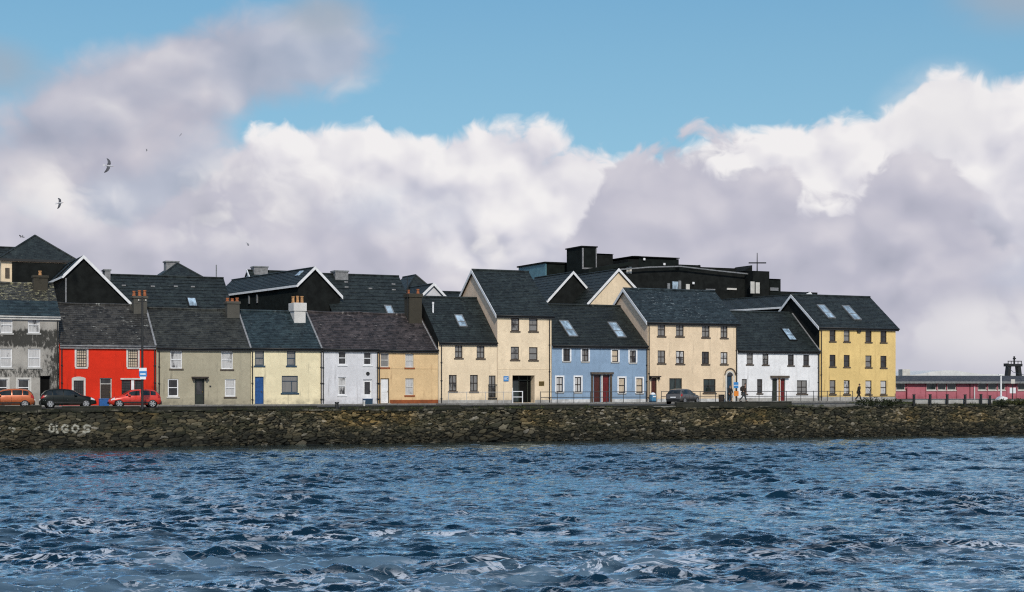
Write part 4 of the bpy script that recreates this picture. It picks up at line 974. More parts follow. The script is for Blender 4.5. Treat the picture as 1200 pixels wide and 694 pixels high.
# ------------------------------------------------------------------ water
def m_water():
    m, n, b = material('river_water'); geo = n.n('ShaderNodeNewGeometry').outputs['Position']
    d = n.n('ShaderNodeVectorMath', {0: geo}, operation='LENGTH').outputs[1]
    murk = n.noise(geo, .09, 4, .6)
    col = n.mix(n.smooth(murk, .35, .65), (.002, .014, .030), (.003, .020, .040))
    lee = n.n('ShaderNodeVectorMath', {0: n.n('ShaderNodeVectorMath', {0: geo, 1: tuple(OW)}, operation='SUBTRACT').outputs[0], 1: tuple(-NW)}, operation='DOT_PRODUCT').outputs[1]
    lee = n.math('ADD', lee, n.math('MULTIPLY', n.math('SUBTRACT', murk, .5), 14.0))
    col = n.mix(n.smooth(lee, 20, 2), col, (.005, .017, .020))            # greener slack water towards the wall
    at_ = n.n('ShaderNodeAttribute', attribute_name='foam'); fo = n.n('ShaderNodeSeparateColor', {0: at_.outputs['Color']}).outputs[0]
    fn = n.smooth(n.math('ADD', fo, n.math('MULTIPLY', n.math('SUBTRACT', n.noise(geo, 4.0, 5, .7), .5), 1.2)), .55, .95)
    col = n.mix(n.math('MULTIPLY', fn, .6), col, (.50, .54, .58))
    pale_sheen = n.smooth(n.math('ADD', n.noise(n.scale(geo, (.16, .34, 1)), 1.0, 5, .62, .6), n.smooth(d, 64, 34, -.05, .09)), .53, .70)
    col = n.mix(n.math('MULTIPLY', pale_sheen, .42), col, (.20, .31, .42))  # bright sky reflection painted into the near water's colour
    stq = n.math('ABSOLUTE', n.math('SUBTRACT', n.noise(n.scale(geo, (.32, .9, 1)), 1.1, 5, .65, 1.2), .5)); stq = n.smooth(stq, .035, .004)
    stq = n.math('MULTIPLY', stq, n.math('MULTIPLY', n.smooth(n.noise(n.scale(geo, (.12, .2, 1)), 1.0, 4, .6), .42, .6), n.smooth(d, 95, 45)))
    col = n.mix(n.math('MULTIPLY', stq, .75), col, (.56, .60, .68))  # pale foam streaks, also painting glints into the colour
    setin(n, b, Base_Color=col, Roughness=.6, IOR=1.33); b.inputs['Specular IOR Level'].default_value = 0.0
    # ripples in gusty patches; smoother where the pale sheen is painted
    warp = n.n('ShaderNodeTexNoise', {'Vector': geo, 'Scale': .45, 'Detail': 3.0}); wv_ = n.n('ShaderNodeVectorMath', {0: warp.outputs['Color'], 3: 1.6}, operation='SCALE').outputs[0]
    p_ = n.n('ShaderNodeVectorMath', {0: geo, 1: wv_}, operation='ADD').outputs[0]
    h = n.math('ADD', n.noise(n.scale(p_, (.5, 1.0, 1)), 2.3, 6, .62, .6), n.math('MULTIPLY', n.noise(n.scale(p_, (.6, 1.2, 1)), 9.0, 4, .6, .4), .2))
    h = n.math('MULTIPLY', h, n.math('ADD', n.math('MULTIPLY', n.math('SUBTRACT', 1.0, pale_sheen), .6), .4))
    h = n.math('MULTIPLY', h, n.smooth(lee, 1, 20, .3, 1.0))
    bump = n.n('ShaderNodeBump', {'Height': h, 'Strength': 1.0, 'Distance': .10}).outputs[0]
    setin(n, b, Normal=bump)
    gl = n.n('ShaderNodeBsdfGlossy', {'Color': (.78, .93, 1.0), 'Roughness': n.smooth(d, 30, 140, .05, .14), 'Normal': bump})
    lw = n.n('ShaderNodeLayerWeight', {'Blend': .5, 'Normal': bump}).outputs['Facing']
    fr = n.smooth(lw, .56, .88, .015, 1.0)
    mx = n.n('ShaderNodeMixShader', {0: fr, 1: b.outputs[0], 2: gl.outputs[0]}); out_ = [q for q in m.node_tree.nodes if q.type == 'OUTPUT_MATERIAL'][0]
    m.node_tree.links.new(mx.outputs[0], out_.inputs[0])
    return m
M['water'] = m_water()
rowd = [16.0]
while rowd[-1] < 175: rowd.append(rowd[-1] + max(.075, .075 + (rowd[-1] - 34) * .0017))
rowd = np.array(rowd); ncol = 820
ta = np.linspace(-.52, .60, ncol)
D, A = np.meshgrid(rowd, ta, indexing='ij'); X = D * A; Y = D.copy(); Z = np.zeros_like(X); DX = np.zeros_like(X); DY = np.zeros_like(X); crest = np.zeros_like(X)
wr = np.random.default_rng(5)
# gusty chop travelling mostly across and towards us, with an envelope so that no stretch looks like the next
env = .25 + 1.55 * fbm(X * .10, Y * .16, 70, 3) ** 1.5
cell = np.maximum(np.gradient(rowd)[:, None], np.abs(D * (ta[1] - ta[0])))
NWV = 110
for i in range(NWV):
    lam = .42 * (3.8 / .42) ** (wr.random() ** 1.2); k = 2 * np.pi / lam
    th = R(-95) + wr.normal(0, .34); amp = .0060 * lam ** .82 * (.5 + wr.random())
    if lam > 2.0: amp *= .6
    ph = wr.random() * 6.283; kx, ky = k * math.cos(th), k * math.sin(th)
    q1, q2, q3, q4 = wr.random(4) * 6.28; wv = .45 * (np.sin(X * .17 + Y * .05 + q1) + np.sin(Y * .21 - X * .08 + q2) + .6 * np.sin(X * .41 + Y * .3 + q3))     # bends the crests
    f = kx * X + ky * Y + ph + wv * 2.2; sn = np.sin(f)
    fade = np.clip(lam / (2.4 * cell) - .6, 0, 1)
    a = amp * env * fade; Z += a * (3.2 * (.5 + .5 * sn) ** 4 - .87); DX -= .8 * a * math.cos(th) * np.cos(f) * -1; DY -= .8 * a * math.sin(th) * np.cos(f) * -1
    crest += a * k * sn
calm = np.clip(((OW - CAM).y + (X * math.tan(THW)) - Y) / 16, .12, 1)      # lee of the wall is calmer
Z *= calm; X2 = X + DX * calm; Y2 = Y + DY * calm
print('RMS slope y', float(np.sqrt(np.mean(np.diff(Z,axis=0)**2/np.diff(rowd)[:,None]**2))), Z.std())
foam = np.clip((crest / crest.std() - 4.6) * .8, 0, 1) * np.clip(Z / Z.std() * .6, 0, 1) * calm * .8
P = np.stack([X2, Y2, Z], -1).reshape(-1, 3); nr = len(rowd); idx = np.arange(nr * ncol).reshape(nr, ncol)
fq = np.stack([idx[:-1, :-1], idx[:-1, 1:], idx[1:, 1:], idx[1:, :-1]], -1).reshape(-1, 4)
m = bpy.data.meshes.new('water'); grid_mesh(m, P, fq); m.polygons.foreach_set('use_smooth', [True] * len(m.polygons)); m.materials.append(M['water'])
ca = m.color_attributes.new('foam', 'FLOAT_COLOR', 'POINT'); ff = foam.ravel(); ca.data.foreach_set('color', np.stack([ff, ff, ff, ff], -1).astype(np.float32).ravel())
tag(link(bpy.data.objects.new('water', m)), kind='structure')
# ------------------------------------------------------------------ cars
def catmull(xs, ys, x):
    i = max(0, min(len(xs) - 2, next((k for k in range(len(xs) - 1) if x <= xs[k + 1]), len(xs) - 2)))
    p = lambda k: (xs[max(0, min(k, len(xs) - 1))], ys[max(0, min(k, len(ys) - 1))])
    (xa, ya), (xb, yb), (xc, yc), (xd, yd) = p(i - 1), p(i), p(i + 1), p(i + 2); h = xc - xb; t = (x - xb) / h
    mb = (yc - ya) / (xc - xa) if xc != xa else 0; mc = (yd - yb) / (xd - xb) if xd != xb else 0
    return (2 * t ** 3 - 3 * t ** 2 + 1) * yb + (t ** 3 - 2 * t ** 2 + t) * h * mb + (-2 * t ** 3 + 3 * t ** 2) * yc + (t ** 3 - t ** 2) * h * mc

def m_carpaint(name, c, rough=.22):
    m, n, b = material(name); co = coords(n); f = n.noise(co, 1.5, 4, .6); z = n.n('ShaderNodeSeparateXYZ', {0: co}).outputs[2]
    col = n.mix(n.math('MULTIPLY', n.smooth(z, .75, .2), n.smooth(f, .3, .7)), c, (.045, .042, .036))
    setin(n, b, Base_Color=col, Roughness=n.smooth(f, .3, .7, rough, rough + .15), Metallic=.15); b.inputs['Coat Weight'].default_value = .15 if max(c) < .02 else .5; b.inputs['Coat Roughness'].default_value = .12; b.inputs['Specular IOR Level'].default_value = .2 if max(c) < .02 else .5; return m
M['tyre'] = m_plain('tyre_rubber', (.012, .012, .012), .85, .3, 6); M['rim'] = m_plain('alloy_rim', (.42, .42, .43), .4, .2, 8, metal=.5)
M['car_glass'] = m_glass('car_glass', (.012, .014, .014)); M['lamp_red'] = m_plain('tail_lamp_red', (.35, .012, .01), .25, .1, 5); M['lamp_clear'] = m_plain('head_lamp_clear', (.62, .63, .64), .15, .1, 5)
def car(name, label, paint, loc, rz, L=4.05, H=1.48, hatch=.5, lenf=1.0):
    t = thing(name, label, 'car', loc, rz, 'cars parked along the quay')
    st = [(0, .66, .46, .52), (.06, .76, .74, .82), (.16, .81, .90, 1.06), (.42, .845, .93, 1.33), (.8, .85, .935, 1.445), (1.35, .855, .925, 1.48), (1.95, .855, .91, 1.455), (2.4, .855, .905, 1.36),
          (2.95, .85, .90, 1.03), (3.2, .845, .88, .95), (3.6, .82, .79, .86), (3.88, .76, .66, .73), (4.05, .60, .47, .53)]
    sx = L / 4.05; sz = H / 1.48; xs = [s_[0] * sx for s_ in st]
    cW, cB, cT = ([s_[k] * (sz if k > 1 else 1) for s_ in st] for k in (1, 2, 3))
    def sec(x, v):
        """v 0 floor centre .. 3 shoulder .. 4 cant rail .. 5 roof centre"""
        Wd = catmull(xs, cW, x); Bz = catmull(xs, cB, x); Tz = catmull(xs, cT, x); tall = max(0, min(1, (Tz - Bz - .07) / .25))
        wt = Wd * (.90 - .16 * tall); z0 = .22 + .10 * max(0, (abs(x - L / 2) - L * .4) / (L * .1))
        P = [(0, z0), (Wd * .93, z0), (Wd, z0 + .17), (Wd * .985, Bz), (wt, Tz - .045), (wt * .55, Tz), (0, Tz + .012)]
        i = min(int(v), 5); u = v - i; return Vector((x, P[i][0] + (P[i + 1][0] - P[i][0]) * u, P[i][1] + (P[i + 1][1] - P[i][1]) * u))
    def grid(b, X, V, off=0.0, side=1):
        base = len(b.v)
        for x in X:
            for v in V:
                p = sec(x, v)
                if off:
                    dx = sec(min(x + .02, L), v) - sec(max(x - .02, 0), v); dv = sec(x, min(v + .02, 5.99)) - sec(x, max(v - .02, 0)); nn = dx.cross(dv); 
                    if nn.length > 1e-9:
                        nn.normalize()
                        if nn.y < 0 or (abs(nn.y) < .05 and nn.z < 0): nn = -nn
                        if v > 4.2 and nn.z < 0: nn = -nn
                        p = p + nn * off
                b.v.append((p.x - L / 2, p.y * side, p.z))
        k = len(V)
        for i in range(len(X) - 1):
            for j in range(k - 1): b.f.append((base + i * k + j, base + (i + 1) * k + j, base + (i + 1) * k + j + 1, base + i * k + j + 1))
    X = [L * i / 46 for i in range(47)]; V = [0, 1, 1.5, 2, 2.5, 3, 3.5, 4, 4.5, 5, 5.5, 6]
    b = MB(); grid(b, X, V, 0, 1); grid(b, X, V, 0, -1)
    for sd_ in (1, -1):
        for xx in (0, L): b.poly([((xx - L / 2), sec(xx, v).y * sd_, sec(xx, v).z) for v in V])
    body = b.build('body', M[paint], t, smooth=True)
    lin = lambda a, c, k: [a + (c - a) * i / (k - 1) for i in range(k)]
    for sd_ in (1, -1):
        for (a, c) in ((.46, .86), (.92, 1.62), (1.70, 2.52)):
            b = MB(); grid(b, lin(a * sx, c * sx, 6), lin(3.12, 3.86, 4), .012, sd_); b.build('side_window', M['car_glass'], t, smooth=True)
        b = MB(); grid(b, lin(2.60 * sx, 2.78 * sx, 3), lin(3.14, 3.6, 3), .012, sd_); b.build('quarter_window', M['car_glass'], t, smooth=True)
        b = MB(); grid(b, lin(3.62 * sx, 3.90 * sx, 4), lin(2.65, 3.75, 4), .014, sd_); b.build('headlight', M['lamp_clear'], t, smooth=True)
        b = MB(); grid(b, lin(.09 * sx, .30 * sx, 4), lin(2.72, 3.35, 4), .016, sd_); b.build('tail_light', M['lamp_red'], t, smooth=True)
        b = MB(); b.box(2.42 * sx - L / 2, 2.62 * sx - L / 2, sd_ * .86, sd_ * 1.0, .93 * sz, 1.05 * sz); b.build('wing_mirror', M[paint], t, bevel=.03)
        b = MB(); grid(b, lin(.75 * sx, 3.2 * sx, 8), lin(1.9, 2.15, 2), .014, sd_); b.build('sill_trim', M['gutter'], t)
        for xx in (.92 * sx, 2.45 * sx, 1.66 * sx):
            b = MB(); grid(b, [xx, xx + .015], lin(2.15, 3.05, 4), .006, sd_); b.build('door_gap', M['dark'], t)
    b = MB(); grid(b, lin(.13 * sx, .46 * sx, 5), lin(4.05, 6, 5), .012, 1); grid(b, lin(.13 * sx, .46 * sx, 5), lin(4.15, 6, 5), .012, -1); b.build('rear_window', M['car_glass'], t, smooth=True)
    b = MB(); grid(b, lin(2.42 * sx, 2.93 * sx, 5), lin(4.15, 6, 5), .012, 1); grid(b, lin(2.42 * sx, 2.93 * sx, 5), lin(4.15, 6, 5), .012, -1); b.build('windscreen', M['car_glass'], t, smooth=True)
    MB().box(-L / 2 - .02, -L / 2 + .08, -.26, .26, .58, .69).build('number_plate', M['sign_white'], t)
    b = MB(); b.box(-L / 2 - .025, -L / 2 + .16, -.70, .70, .24, .50); b.build('bumper', M['gutter'], t, bevel=.03)
    MB().box(L / 2 - .06, L / 2 + .015, -.5, .5, .30, .44).build('grille', M['dark'], t)
    for xx in (.72 * sx - L / 2, 3.28 * sx - L / 2):
        for sd_ in (1, -1):
            b = MB(); yw = .855
            b.tube([(xx, sd_ * (yw - .14), .31), (xx, sd_ * (yw + .004), .33)], .375, 20); b.build('wheel_arch', M['dark'], t)
            b = MB(); b.tube([(xx, sd_ * (yw - .17), .31), (xx, sd_ * (yw - .16), .31), (xx, sd_ * (yw + .0), .31), (xx, sd_ * (yw + .02), .31)], [.27, .31, .31, .275], 22); wh = b.build('wheel', M['tyre'], t)
            b = MB(); b.tube([(xx, sd_ * (yw + .021), .31), (xx, sd_ * (yw + .026), .31)], .055, 10)
            for k in range(6):
                a_ = k * math.pi / 3; b.bar((xx + .03 * math.cos(a_), sd_ * (yw + .024), .31 + .03 * math.sin(a_)), (xx + .205 * math.cos(a_), sd_ * (yw + .024), .31 + .205 * math.sin(a_)), .012, .075, (math.cos(a_ + 1.57), 0, math.sin(a_ + 1.57)))
            ring = [(xx + .21 * math.cos(q), sd_ * (yw + .022), .31 + .21 * math.sin(q)) for q in [2 * math.pi * k / 20 for k in range(21)]]
            b.tube(ring, .022, 6); b.build('rim', M['rim'], wh)
    return t
M['paint_black'] = m_carpaint('car_paint_black_green', (.004, .007, .0065), .35); M['paint_red'] = m_carpaint('car_paint_red', (.62, .03, .012)); M['paint_orange'] = m_carpaint('car_paint_orange', (.46, .10, .02)); M['paint_silver'] = m_carpaint('car_paint_silver', (.09, .083, .08), .3)
def car_at(x, d, z=ROAD): p = at(x, 450, d); p.z = z; return p
car('parked_car', 'dark green black hatchback parked in front of the grey house', 'paint_black', car_at(79.5, 115.2), R(21), L=4.2, H=1.47)
car('parked_car', 'bright red hatchback parked in front of the red house', 'paint_red', car_at(157.5, 116.2), R(201), L=4.0, H=1.45)
car('parked_car', 'copper orange car cut by the edge of the picture', 'paint_orange', car_at(8, 113.5), R(198), L=4.1, H=1.5)
car('parked_car', 'silver hatchback with red tail light parked before the salmon house', 'paint_silver', car_at(800.5, 136.5), R(55), L=3.85, H=1.42)

# ------------------------------------------------------------------ people
M['skin'] = m_plain('skin', (.36, .20, .14), .6, .1, 6); M['hair'] = m_plain('dark_hair', (.02, .014, .01), .7, .3, 20)
for k_, c_ in (('coat_black', (.012, .012, .013)), ('trousers_black', (.012, .012, .015)), ('coat_brown', (.045, .028, .018)), ('trousers_grey', (.04, .045, .05)), ('shoe', (.01, .01, .01)), ('bag_white', (.62, .62, .62)), ('pack', (.022, .016, .014))): M[k_] = m_plain(k_, c_, .85, .3, 8)
def skin_obj(name, pts, edges, rad, mat, parent, levels=2):
    me = bpy.data.meshes.new(name); me.from_pydata([tuple(p) for p in pts], edges, []); o = link(bpy.data.objects.new(name, me), parent)
    md = o.modifiers.new('skin', 'SKIN'); md.use_smooth_shade = True
    for i, r in enumerate(rad):
        sv = me.skin_vertices[0].data[i]; sv.radius = (r, r) if not isinstance(r, tuple) else r; sv.use_root = (i == 0)
    sb = o.modifiers.new('sub', 'SUBSURF'); sb.levels = levels; sb.render_levels = levels; me.materials.append(mat); return o
def person(label, loc, rz, h=1.75, stride=.55, lean=.08, coat='coat_black', trousers='trousers_black', arms=((.25, -.1), (-.2, .1)), bend=0.0):
    """local +x is the way the person faces; stride is the distance between the feet"""
    t = thing('person', label, 'person', loc, rz); k = h / 1.75; V = Vector
    hip = V((0, 0, .93)); chest = V((lean * 1.2 + bend, 0, 1.30)); neck = V((lean * 1.8 + bend * 1.5, 0, 1.50)); head = V((lean * 2.0 + bend * 1.9 + .02, 0, 1.66))
    pts = [hip, V((lean * .6, 0, 1.10)), chest, neck, V((head.x - .01, 0, 1.585)), head, V((head.x + .005, 0, 1.72))]; rad = [(.15, .12), (.14, .11), (.17, .12), .055, .07, .092, .06]
    ed = [(0, 1), (1, 2), (2, 3), (3, 4), (4, 5), (5, 6)]
    legs, armsP = [], []
    for s_, ph in ((1, 1), (-1, -1)):
        fx = ph * stride / 2; hj = V((0, .095 * s_, .88)); knee = V((fx * .45 + .06, .09 * s_, .49)); ank = V((fx - (.06 if ph < 0 else 0), .085 * s_, .09 + (.05 if ph < 0 else 0))); toe = V((fx + .16, .095 * s_, .035 if ph > 0 else .03))
        a = len(pts); pts += [hj, knee, ank, toe]; rad += [.095, .062, .045, .036]; ed += [(0, a), (a, a + 1), (a + 1, a + 2), (a + 2, a + 3)]; legs.append((hj, knee, ank, toe))
    for s_, (sw, eb) in ((1, arms[0]), (-1, arms[1])):
        sh = V((chest.x + .02, .20 * s_, 1.42)); elb = sh + V((sw, .05 * s_, -.28)); wr_ = elb + V((sw * .5 + .10 + eb, -.02 * s_, -.24)); palm = wr_ + V((.02, 0, -.075))
        a = len(pts); pts += [sh, elb, wr_, palm]; rad += [.065, .046, .034, .036]; ed += [(2, a), (a, a + 1), (a + 1, a + 2), (a + 2, a + 3)]; armsP.append((sh, elb, wr_, palm))
        for j in range(4):
            f0 = palm + V((.028 - .019 * j, 0, -.02)); f1 = f0 + V((.004, -.004 * s_, -.035 - .004 * (j in (1, 2)))); f2 = f1 + V((.012, -.012 * s_, -.028)); c = len(pts); pts += [f1, f2]; rad += [.0095, .008]; ed += [(a + 3, c), (c, c + 1)]
        c = len(pts); pts += [palm + V((.045, -.01 * s_, .015)), palm + V((.06, -.015 * s_, -.02))]; rad += [.011, .009]; ed += [(a + 3, c), (c, c + 1)]
    sc = lambda P: [p * k for p in P]
    body = skin_obj('body', sc(pts), ed, rad, M['skin'], t)
    f = MB(); hd = head * k; f.tube([hd + V((.085, 0, .03)), hd + V((.118, 0, -.015)), hd + V((.088, 0, -.03))], [.012, .017, .012], 6); f.build('nose', M['skin'], body)
    for s_ in (1, -1):
        f = MB(); f.tube([hd + V((0, .088 * s_, .02)), hd + V((-.01, .102 * s_, 0)), hd + V((0, .088 * s_, -.03))], .014, 6); f.build('ear', M['skin'], body)
        f = MB(); f.tube([hd + V((.082, .033 * s_, .018)), hd + V((.094, .033 * s_, .018))], .011, 6); f.build('eye', M['hair'], body)
    f = MB(); f.bar(hd + V((.088, -.022, -.058)), hd + V((.088, .022, -.058)), .012, .008); f.build('mouth', M['door_maroon'], body)
    skin_obj('hair', [hd + V((-.03, 0, -.06)), hd + V((-.035, 0, .03)), hd + V((.03, 0, .085))], [(0, 1), (1, 2)], [.075, .10, .07], M['hair'], body)
    cp = [V((0, 0, .80)), hip, V((lean * .6, 0, 1.10)), chest, V((neck.x, 0, 1.455))]; cr = [(.18, .15), (.175, .145), (.165, .135), (.195, .145), (.085, .085)]; ce = [(0, 1), (1, 2), (2, 3), (3, 4)]
    for (sh, elb, wr_, palm) in armsP: a = len(cp); cp += [sh, elb, wr_]; cr += [.085, .064, .050]; ce += [(3, a), (a, a + 1), (a + 1, a + 2)]
    skin_obj('jacket', sc(cp), ce, cr, M[coat], body)
    tp = [V((0, 0, .90))]; tr = [(.16, .13)]; te = []
    for (hj, knee, ank, toe) in legs: a = len(tp); tp += [hj - V((0, 0, .02)), knee, ank + V((0, 0, .02))]; tr += [.115, .082, .068]; te += [(0, a), (a, a + 1), (a + 1, a + 2)]
    skin_obj('trousers', sc(tp), te, tr, M[trousers], body)
    for (hj, knee, ank, toe) in legs:
        skin_obj('shoe', sc([ank - V((.05, 0, .04)), ank + V((.03, 0, -.04)), toe + V((.04, 0, .01))]), [(0, 1), (1, 2)], [.05, .055, .045], M['shoe'], body)
    return t
def foot(x, d, z): p = at(x, 450, d); p.z = z; return p
FZ = PAVE + .02
pw = foot(871, 143.0, FZ); person('person in brown jacket walking with a backpack past the white house', pw, R(15), 1.80, .72, .10, 'coat_brown', 'trousers_grey', arms=((.05, -.15), (-.12, .1)))
bk = thing('backpack', 'dark backpack worn by the walker in the brown jacket', 'backpack', pw, R(15))
q = [(-.02, 0, 1.05), (-.06, 0, 1.12), (-.07, 0, 1.35), (-.03, 0, 1.50)]
skin_obj('pack_body', [Vector(p) + Vector((-.12, 0, 0)) for p in q], [(0, 1), (1, 2), (2, 3)], [(.16, .10), (.19, .15), (.18, .15), (.13, .09)], M['pack'], bk)
for s_ in (1, -1): MB().tube([(-.12, .12 * s_, 1.5), (.10, .14 * s_, 1.53), (.25, .13 * s_, 1.36), (.16, .15 * s_, 1.12), (-.08, .13 * s_, 1.08)], .02, 6).build('strap', M['pack'], bk)
pb = foot(855, 145.5, PAVE); person('person in black standing at the arched door of the salmon house', pb, R(-60), 1.62, .22, .04, 'coat_black', 'trousers_black', arms=((.08, 0), (.02, 0)))
bg_ = thing('shopping_bag', 'white bag held by the person in black near the arched door', 'bag', pb, R(-60))
MB().prism([(.10, .38), (.36, .38), (.33, .66), (.13, .66)], .16, .28).build('bag_body', M['bag_white'], bg_, bevel=.015); MB().tube([(.16, .22, .66), (.19, .22, .78), (.27, .22, .78), (.30, .22, .66)], .01, 6).build('bag_handle', M['bag_white'], bg_)
person('person dressed all in black walking past the yellow house', foot(1006, 151.0, FZ), R(8), 1.76, .62, .05, 'coat_black', 'trousers_black', arms=((.12, -.12), (-.12, .12)))

# ------------------------------------------------------------------ railings along the footway
def along_s(x, off): return (hit(x, 450, O + NB * off, NB) - O).dot(E)
def railing(name, label, x0, x1, posts, off, mat, rails=(1.0, .55), h=1.05, r=.028, z=PAVE + .02):
    s0 = along_s(x0, off); org = O + E * s0 + NB * off; t = thing(name, label, 'railing', (org.x, org.y, z), TH, 'railings')
    for px in posts:
        s_ = along_s(px, off) - s0; MB().tube([(s_, 0, -.01), (s_, 0, h)], r * 1.2, 8).build('post', M[mat], t)
    e_ = along_s(x1, off) - s0
    for zz in rails: MB().tube([(0, .0, zz + .001), (e_, .0, zz + .001)], r, 8).build('rail', M[mat], t)
    return t
RO = -3.4
railing('railing', 'thin pale railing in front of the low cream house', 525.5, 600, (525.5, 547, 569, 590, 600), RO, 'rail_pale', rails=(1.0,), r=.022)
railing('railing', 'short white tubular barrier beside the black entrance', 600.8, 612.3, (600.8, 612.3), -3.9, 'white_paint', rails=(1.05, .55), h=1.08, r=.04)
railing('railing', 'dark railing on posts in front of the sky blue house', 633.5, 757, (633.5, 653, 672.5, 692, 711, 730.5, 750, 757), RO, 'rail', rails=(1.0, .5))
railing('railing', 'dark railing in front of the salmon house door and windows', 775, 850, (775, 790, 803, 820.5, 838.5, 850), RO, 'rail', rails=(1.0, .55))
railing('railing', 'dark railing running between the white and yellow houses', 874, 999, (874, 889.5, 905, 921.5, 938.5, 953.5, 969.5, 984.5, 999), RO, 'rail', rails=(1.0, .52))
railing('railing', 'low single rail before the far end of the yellow house', 1020, 1049, (1020, 1033.5, 1049), RO, 'rail', rails=(.42,), h=.75)

# ------------------------------------------------------------------ street furniture
def box_thing(name, label, cat, loc, rz, w, d, h, mat, group=None): return thing(name, label, cat, loc, rz, group)
# utility pole with a sign by the red house
pp = car_at(166.8, 113.6); up = thing('utility_pole', 'dark wooden pole by the red house carrying an overhead wire', 'pole', pp, TH)
d_ = pp.y; ht = (EYE - (348 - 450) * d_ / F) - ROAD
MB().tube([(0, 0, -.1), (0, 0, ht)], .10, 10, r2=.075).build('pole', M['gutter'], up)
b = MB(); b.bar((-.32, 0, ht - .35), (.32, 0, ht - .35), .07, .07); b.build('crossarm', M['gutter'], up)
for s_ in (-.27, .27): MB().tube([(s_, 0, ht - .31), (s_, 0, ht - .18)], .035, 8).build('insulator', M['offwhite'], up)
w0 = pp + Vector((0, 0, ht - .45)); w1 = at(-160, 372, 113); pts = []
for i in range(25): u = i / 24; p = w0.lerp(w1, u); p.z -= 1.4 * u * (1 - u) + .0; pts.append(p - pp)
tw = thing('overhead_wire', 'thin black wire strung from the pole across the grey house', 'wire', pp); MB().tube([tuple(p) for p in pts], .012, 5).build('cable', M['gutter'], tw)
def sign_on(parentless, label, x, d, y0, y1, w, parts, post=None, cat='sign', pole_h=None):
    p = at(x, 450, d); p.z = ROAD; t = thing('street_sign', label, cat, p, R(8)); top = EYE - (y0 - 450) * d / F - ROAD; bot = EYE - (y1 - 450) * d / F - ROAD
    return t, top, bot
t, top, bot = sign_on(0, 'blue and white parking sign fixed on the pole by the red house', 167.6, 113.4, 431.2, 444.6, .6, None)
zz = top; hgt = top - bot
MB().box(-.29, .27, -.03, -.005, bot + hgt * .72, top).build('white_panel', M['sign_white'], t); pn = MB().box(-.29, .29, -.035, -.006, bot + hgt * .24, bot + hgt * .715).build('blue_panel', M['sign_blue'], t); MB().box(-.22, .22, -.03, -.005, bot, bot + hgt * .235).build('lower_panel', M['sign_white'], t)
MB().box(-.2, .2, -.041, -.037, bot + hgt * .40, bot + hgt * .52).build('lettering', M['sign_white'], pn)
for zz in (bot + hgt * .1, bot + hgt * .85): MB().box(-.1, .1, -.006, .12, zz - .02, zz + .02).build('bracket', M['gutter'], t)
# blue and orange sign by the arched door
t, top, bot = sign_on(0, 'blue plate above an orange plate on a thin post by the walker', 862.3, 142.5, 447.8, 464.5, .5, None)
MB().tube([(0, 0, .05), (0, 0, top)], .035, 8).build('post', M['gutter'], t)
f = lambda y: EYE - (y - 450) * 142.5 / F - ROAD
pn = MB().box(-.22, .24, -.06, -.036, f(455), f(448)).build('blue_panel', M['sign_blue'], t); MB().box(-.22, .24, -.061, -.0375, f(451.9), f(451.2)).build('stripe', M['sign_white'], pn)
MB().box(-.2, .26, -.06, -.036, f(464.2), f(458.4)).build('orange_panel', M['sign_orange'], t)
# small blue bin with a white dome
p = foot(765.2, 140.8, PAVE); t = thing('litter_bin', 'blue litter bin with white domed top by the salmon house door', 'litter bin', p, TH)
MB().box(-.26, .26, -.25, .25, 0, .14).build('base', M['navy_paint'], t, bevel=.02); MB().box(-.24, .24, -.23, .23, .142, .72).build('body', m_plain('bin_blue', (.06, .22, .38), .5, .2, 4), t, bevel=.04)
MB().tube([(0, 0, .722), (0, 0, .80), (0, 0, .90), (0, 0, .95)], [.27, .25, .17, .05], 14).build('dome', M['sign_white'], t, smooth=True); MB().box(-.16, .16, -.262, -.235, .5, .62).build('slot', M['sign_white'], t)
p = foot(845.5, 144.2, PAVE); t = thing('litter_bin', 'small dark brown bin between window and arched door', 'litter bin', p, TH)
MB().tube([(0, 0, 0), (0, 0, .66)], .27, 12, r2=.29).build('body', M['brown_wood'], t); MB().tube([(0, 0, .662), (0, 0, .72)], .31, 12).build('rim', M['gutter'], t)
# blue crate by the red house door
p = foot(121.6, 117.2, ROAD); t = thing('storage_box', 'bright blue box standing before the dark door of the red house', 'box', p, TH)
MB().box(-.36, .36, -.25, .25, .0, .62).build('body', m_plain('box_blue', (.02, .11, .34), .45, .15, 5), t, bevel=.03); MB().box(-.38, .38, -.27, .27, .622, .70).build('lid', m_plain('lid_blue', (.03, .14, .40), .45, .15, 5), t, bevel=.02)
# navy boxes and white stand by the lilac house door
for (x, lab, rz_) in ((427.8, 'navy recycling box with a rim before the lilac house door', 2), (433, 'larger navy recycling box against the ochre house side', -3)):
    p = foot(x, 127.4 if x < 430 else 128.0, PAVE); t = thing('recycling_box', lab, 'box', p, TH + R(rz_)); w_ = .16 if x < 430 else .24
    MB().prism([(-w_ * .9, .0), (w_ * .9, .0), (w_, .44), (-w_, .44)], -.2, .2).build('body', M['navy_paint'], t); MB().box(-w_ - .02, w_ + .02, -.22, .22, .442, .49).build('rim', M['door_blue'], t)
p = foot(426.8, 121.3, ROAD); t = thing('marker_post', 'short white topped post at the quay edge before the lilac house', 'post', p, 0)
MB().tube([(0, 0, -.1), (0, 0, .42)], .08, 8).build('post', M['offwhite'], t); MB().tube([(0, 0, .42), (0, 0, .50)], .10, 8).build('cap', M['sign_white'], t)
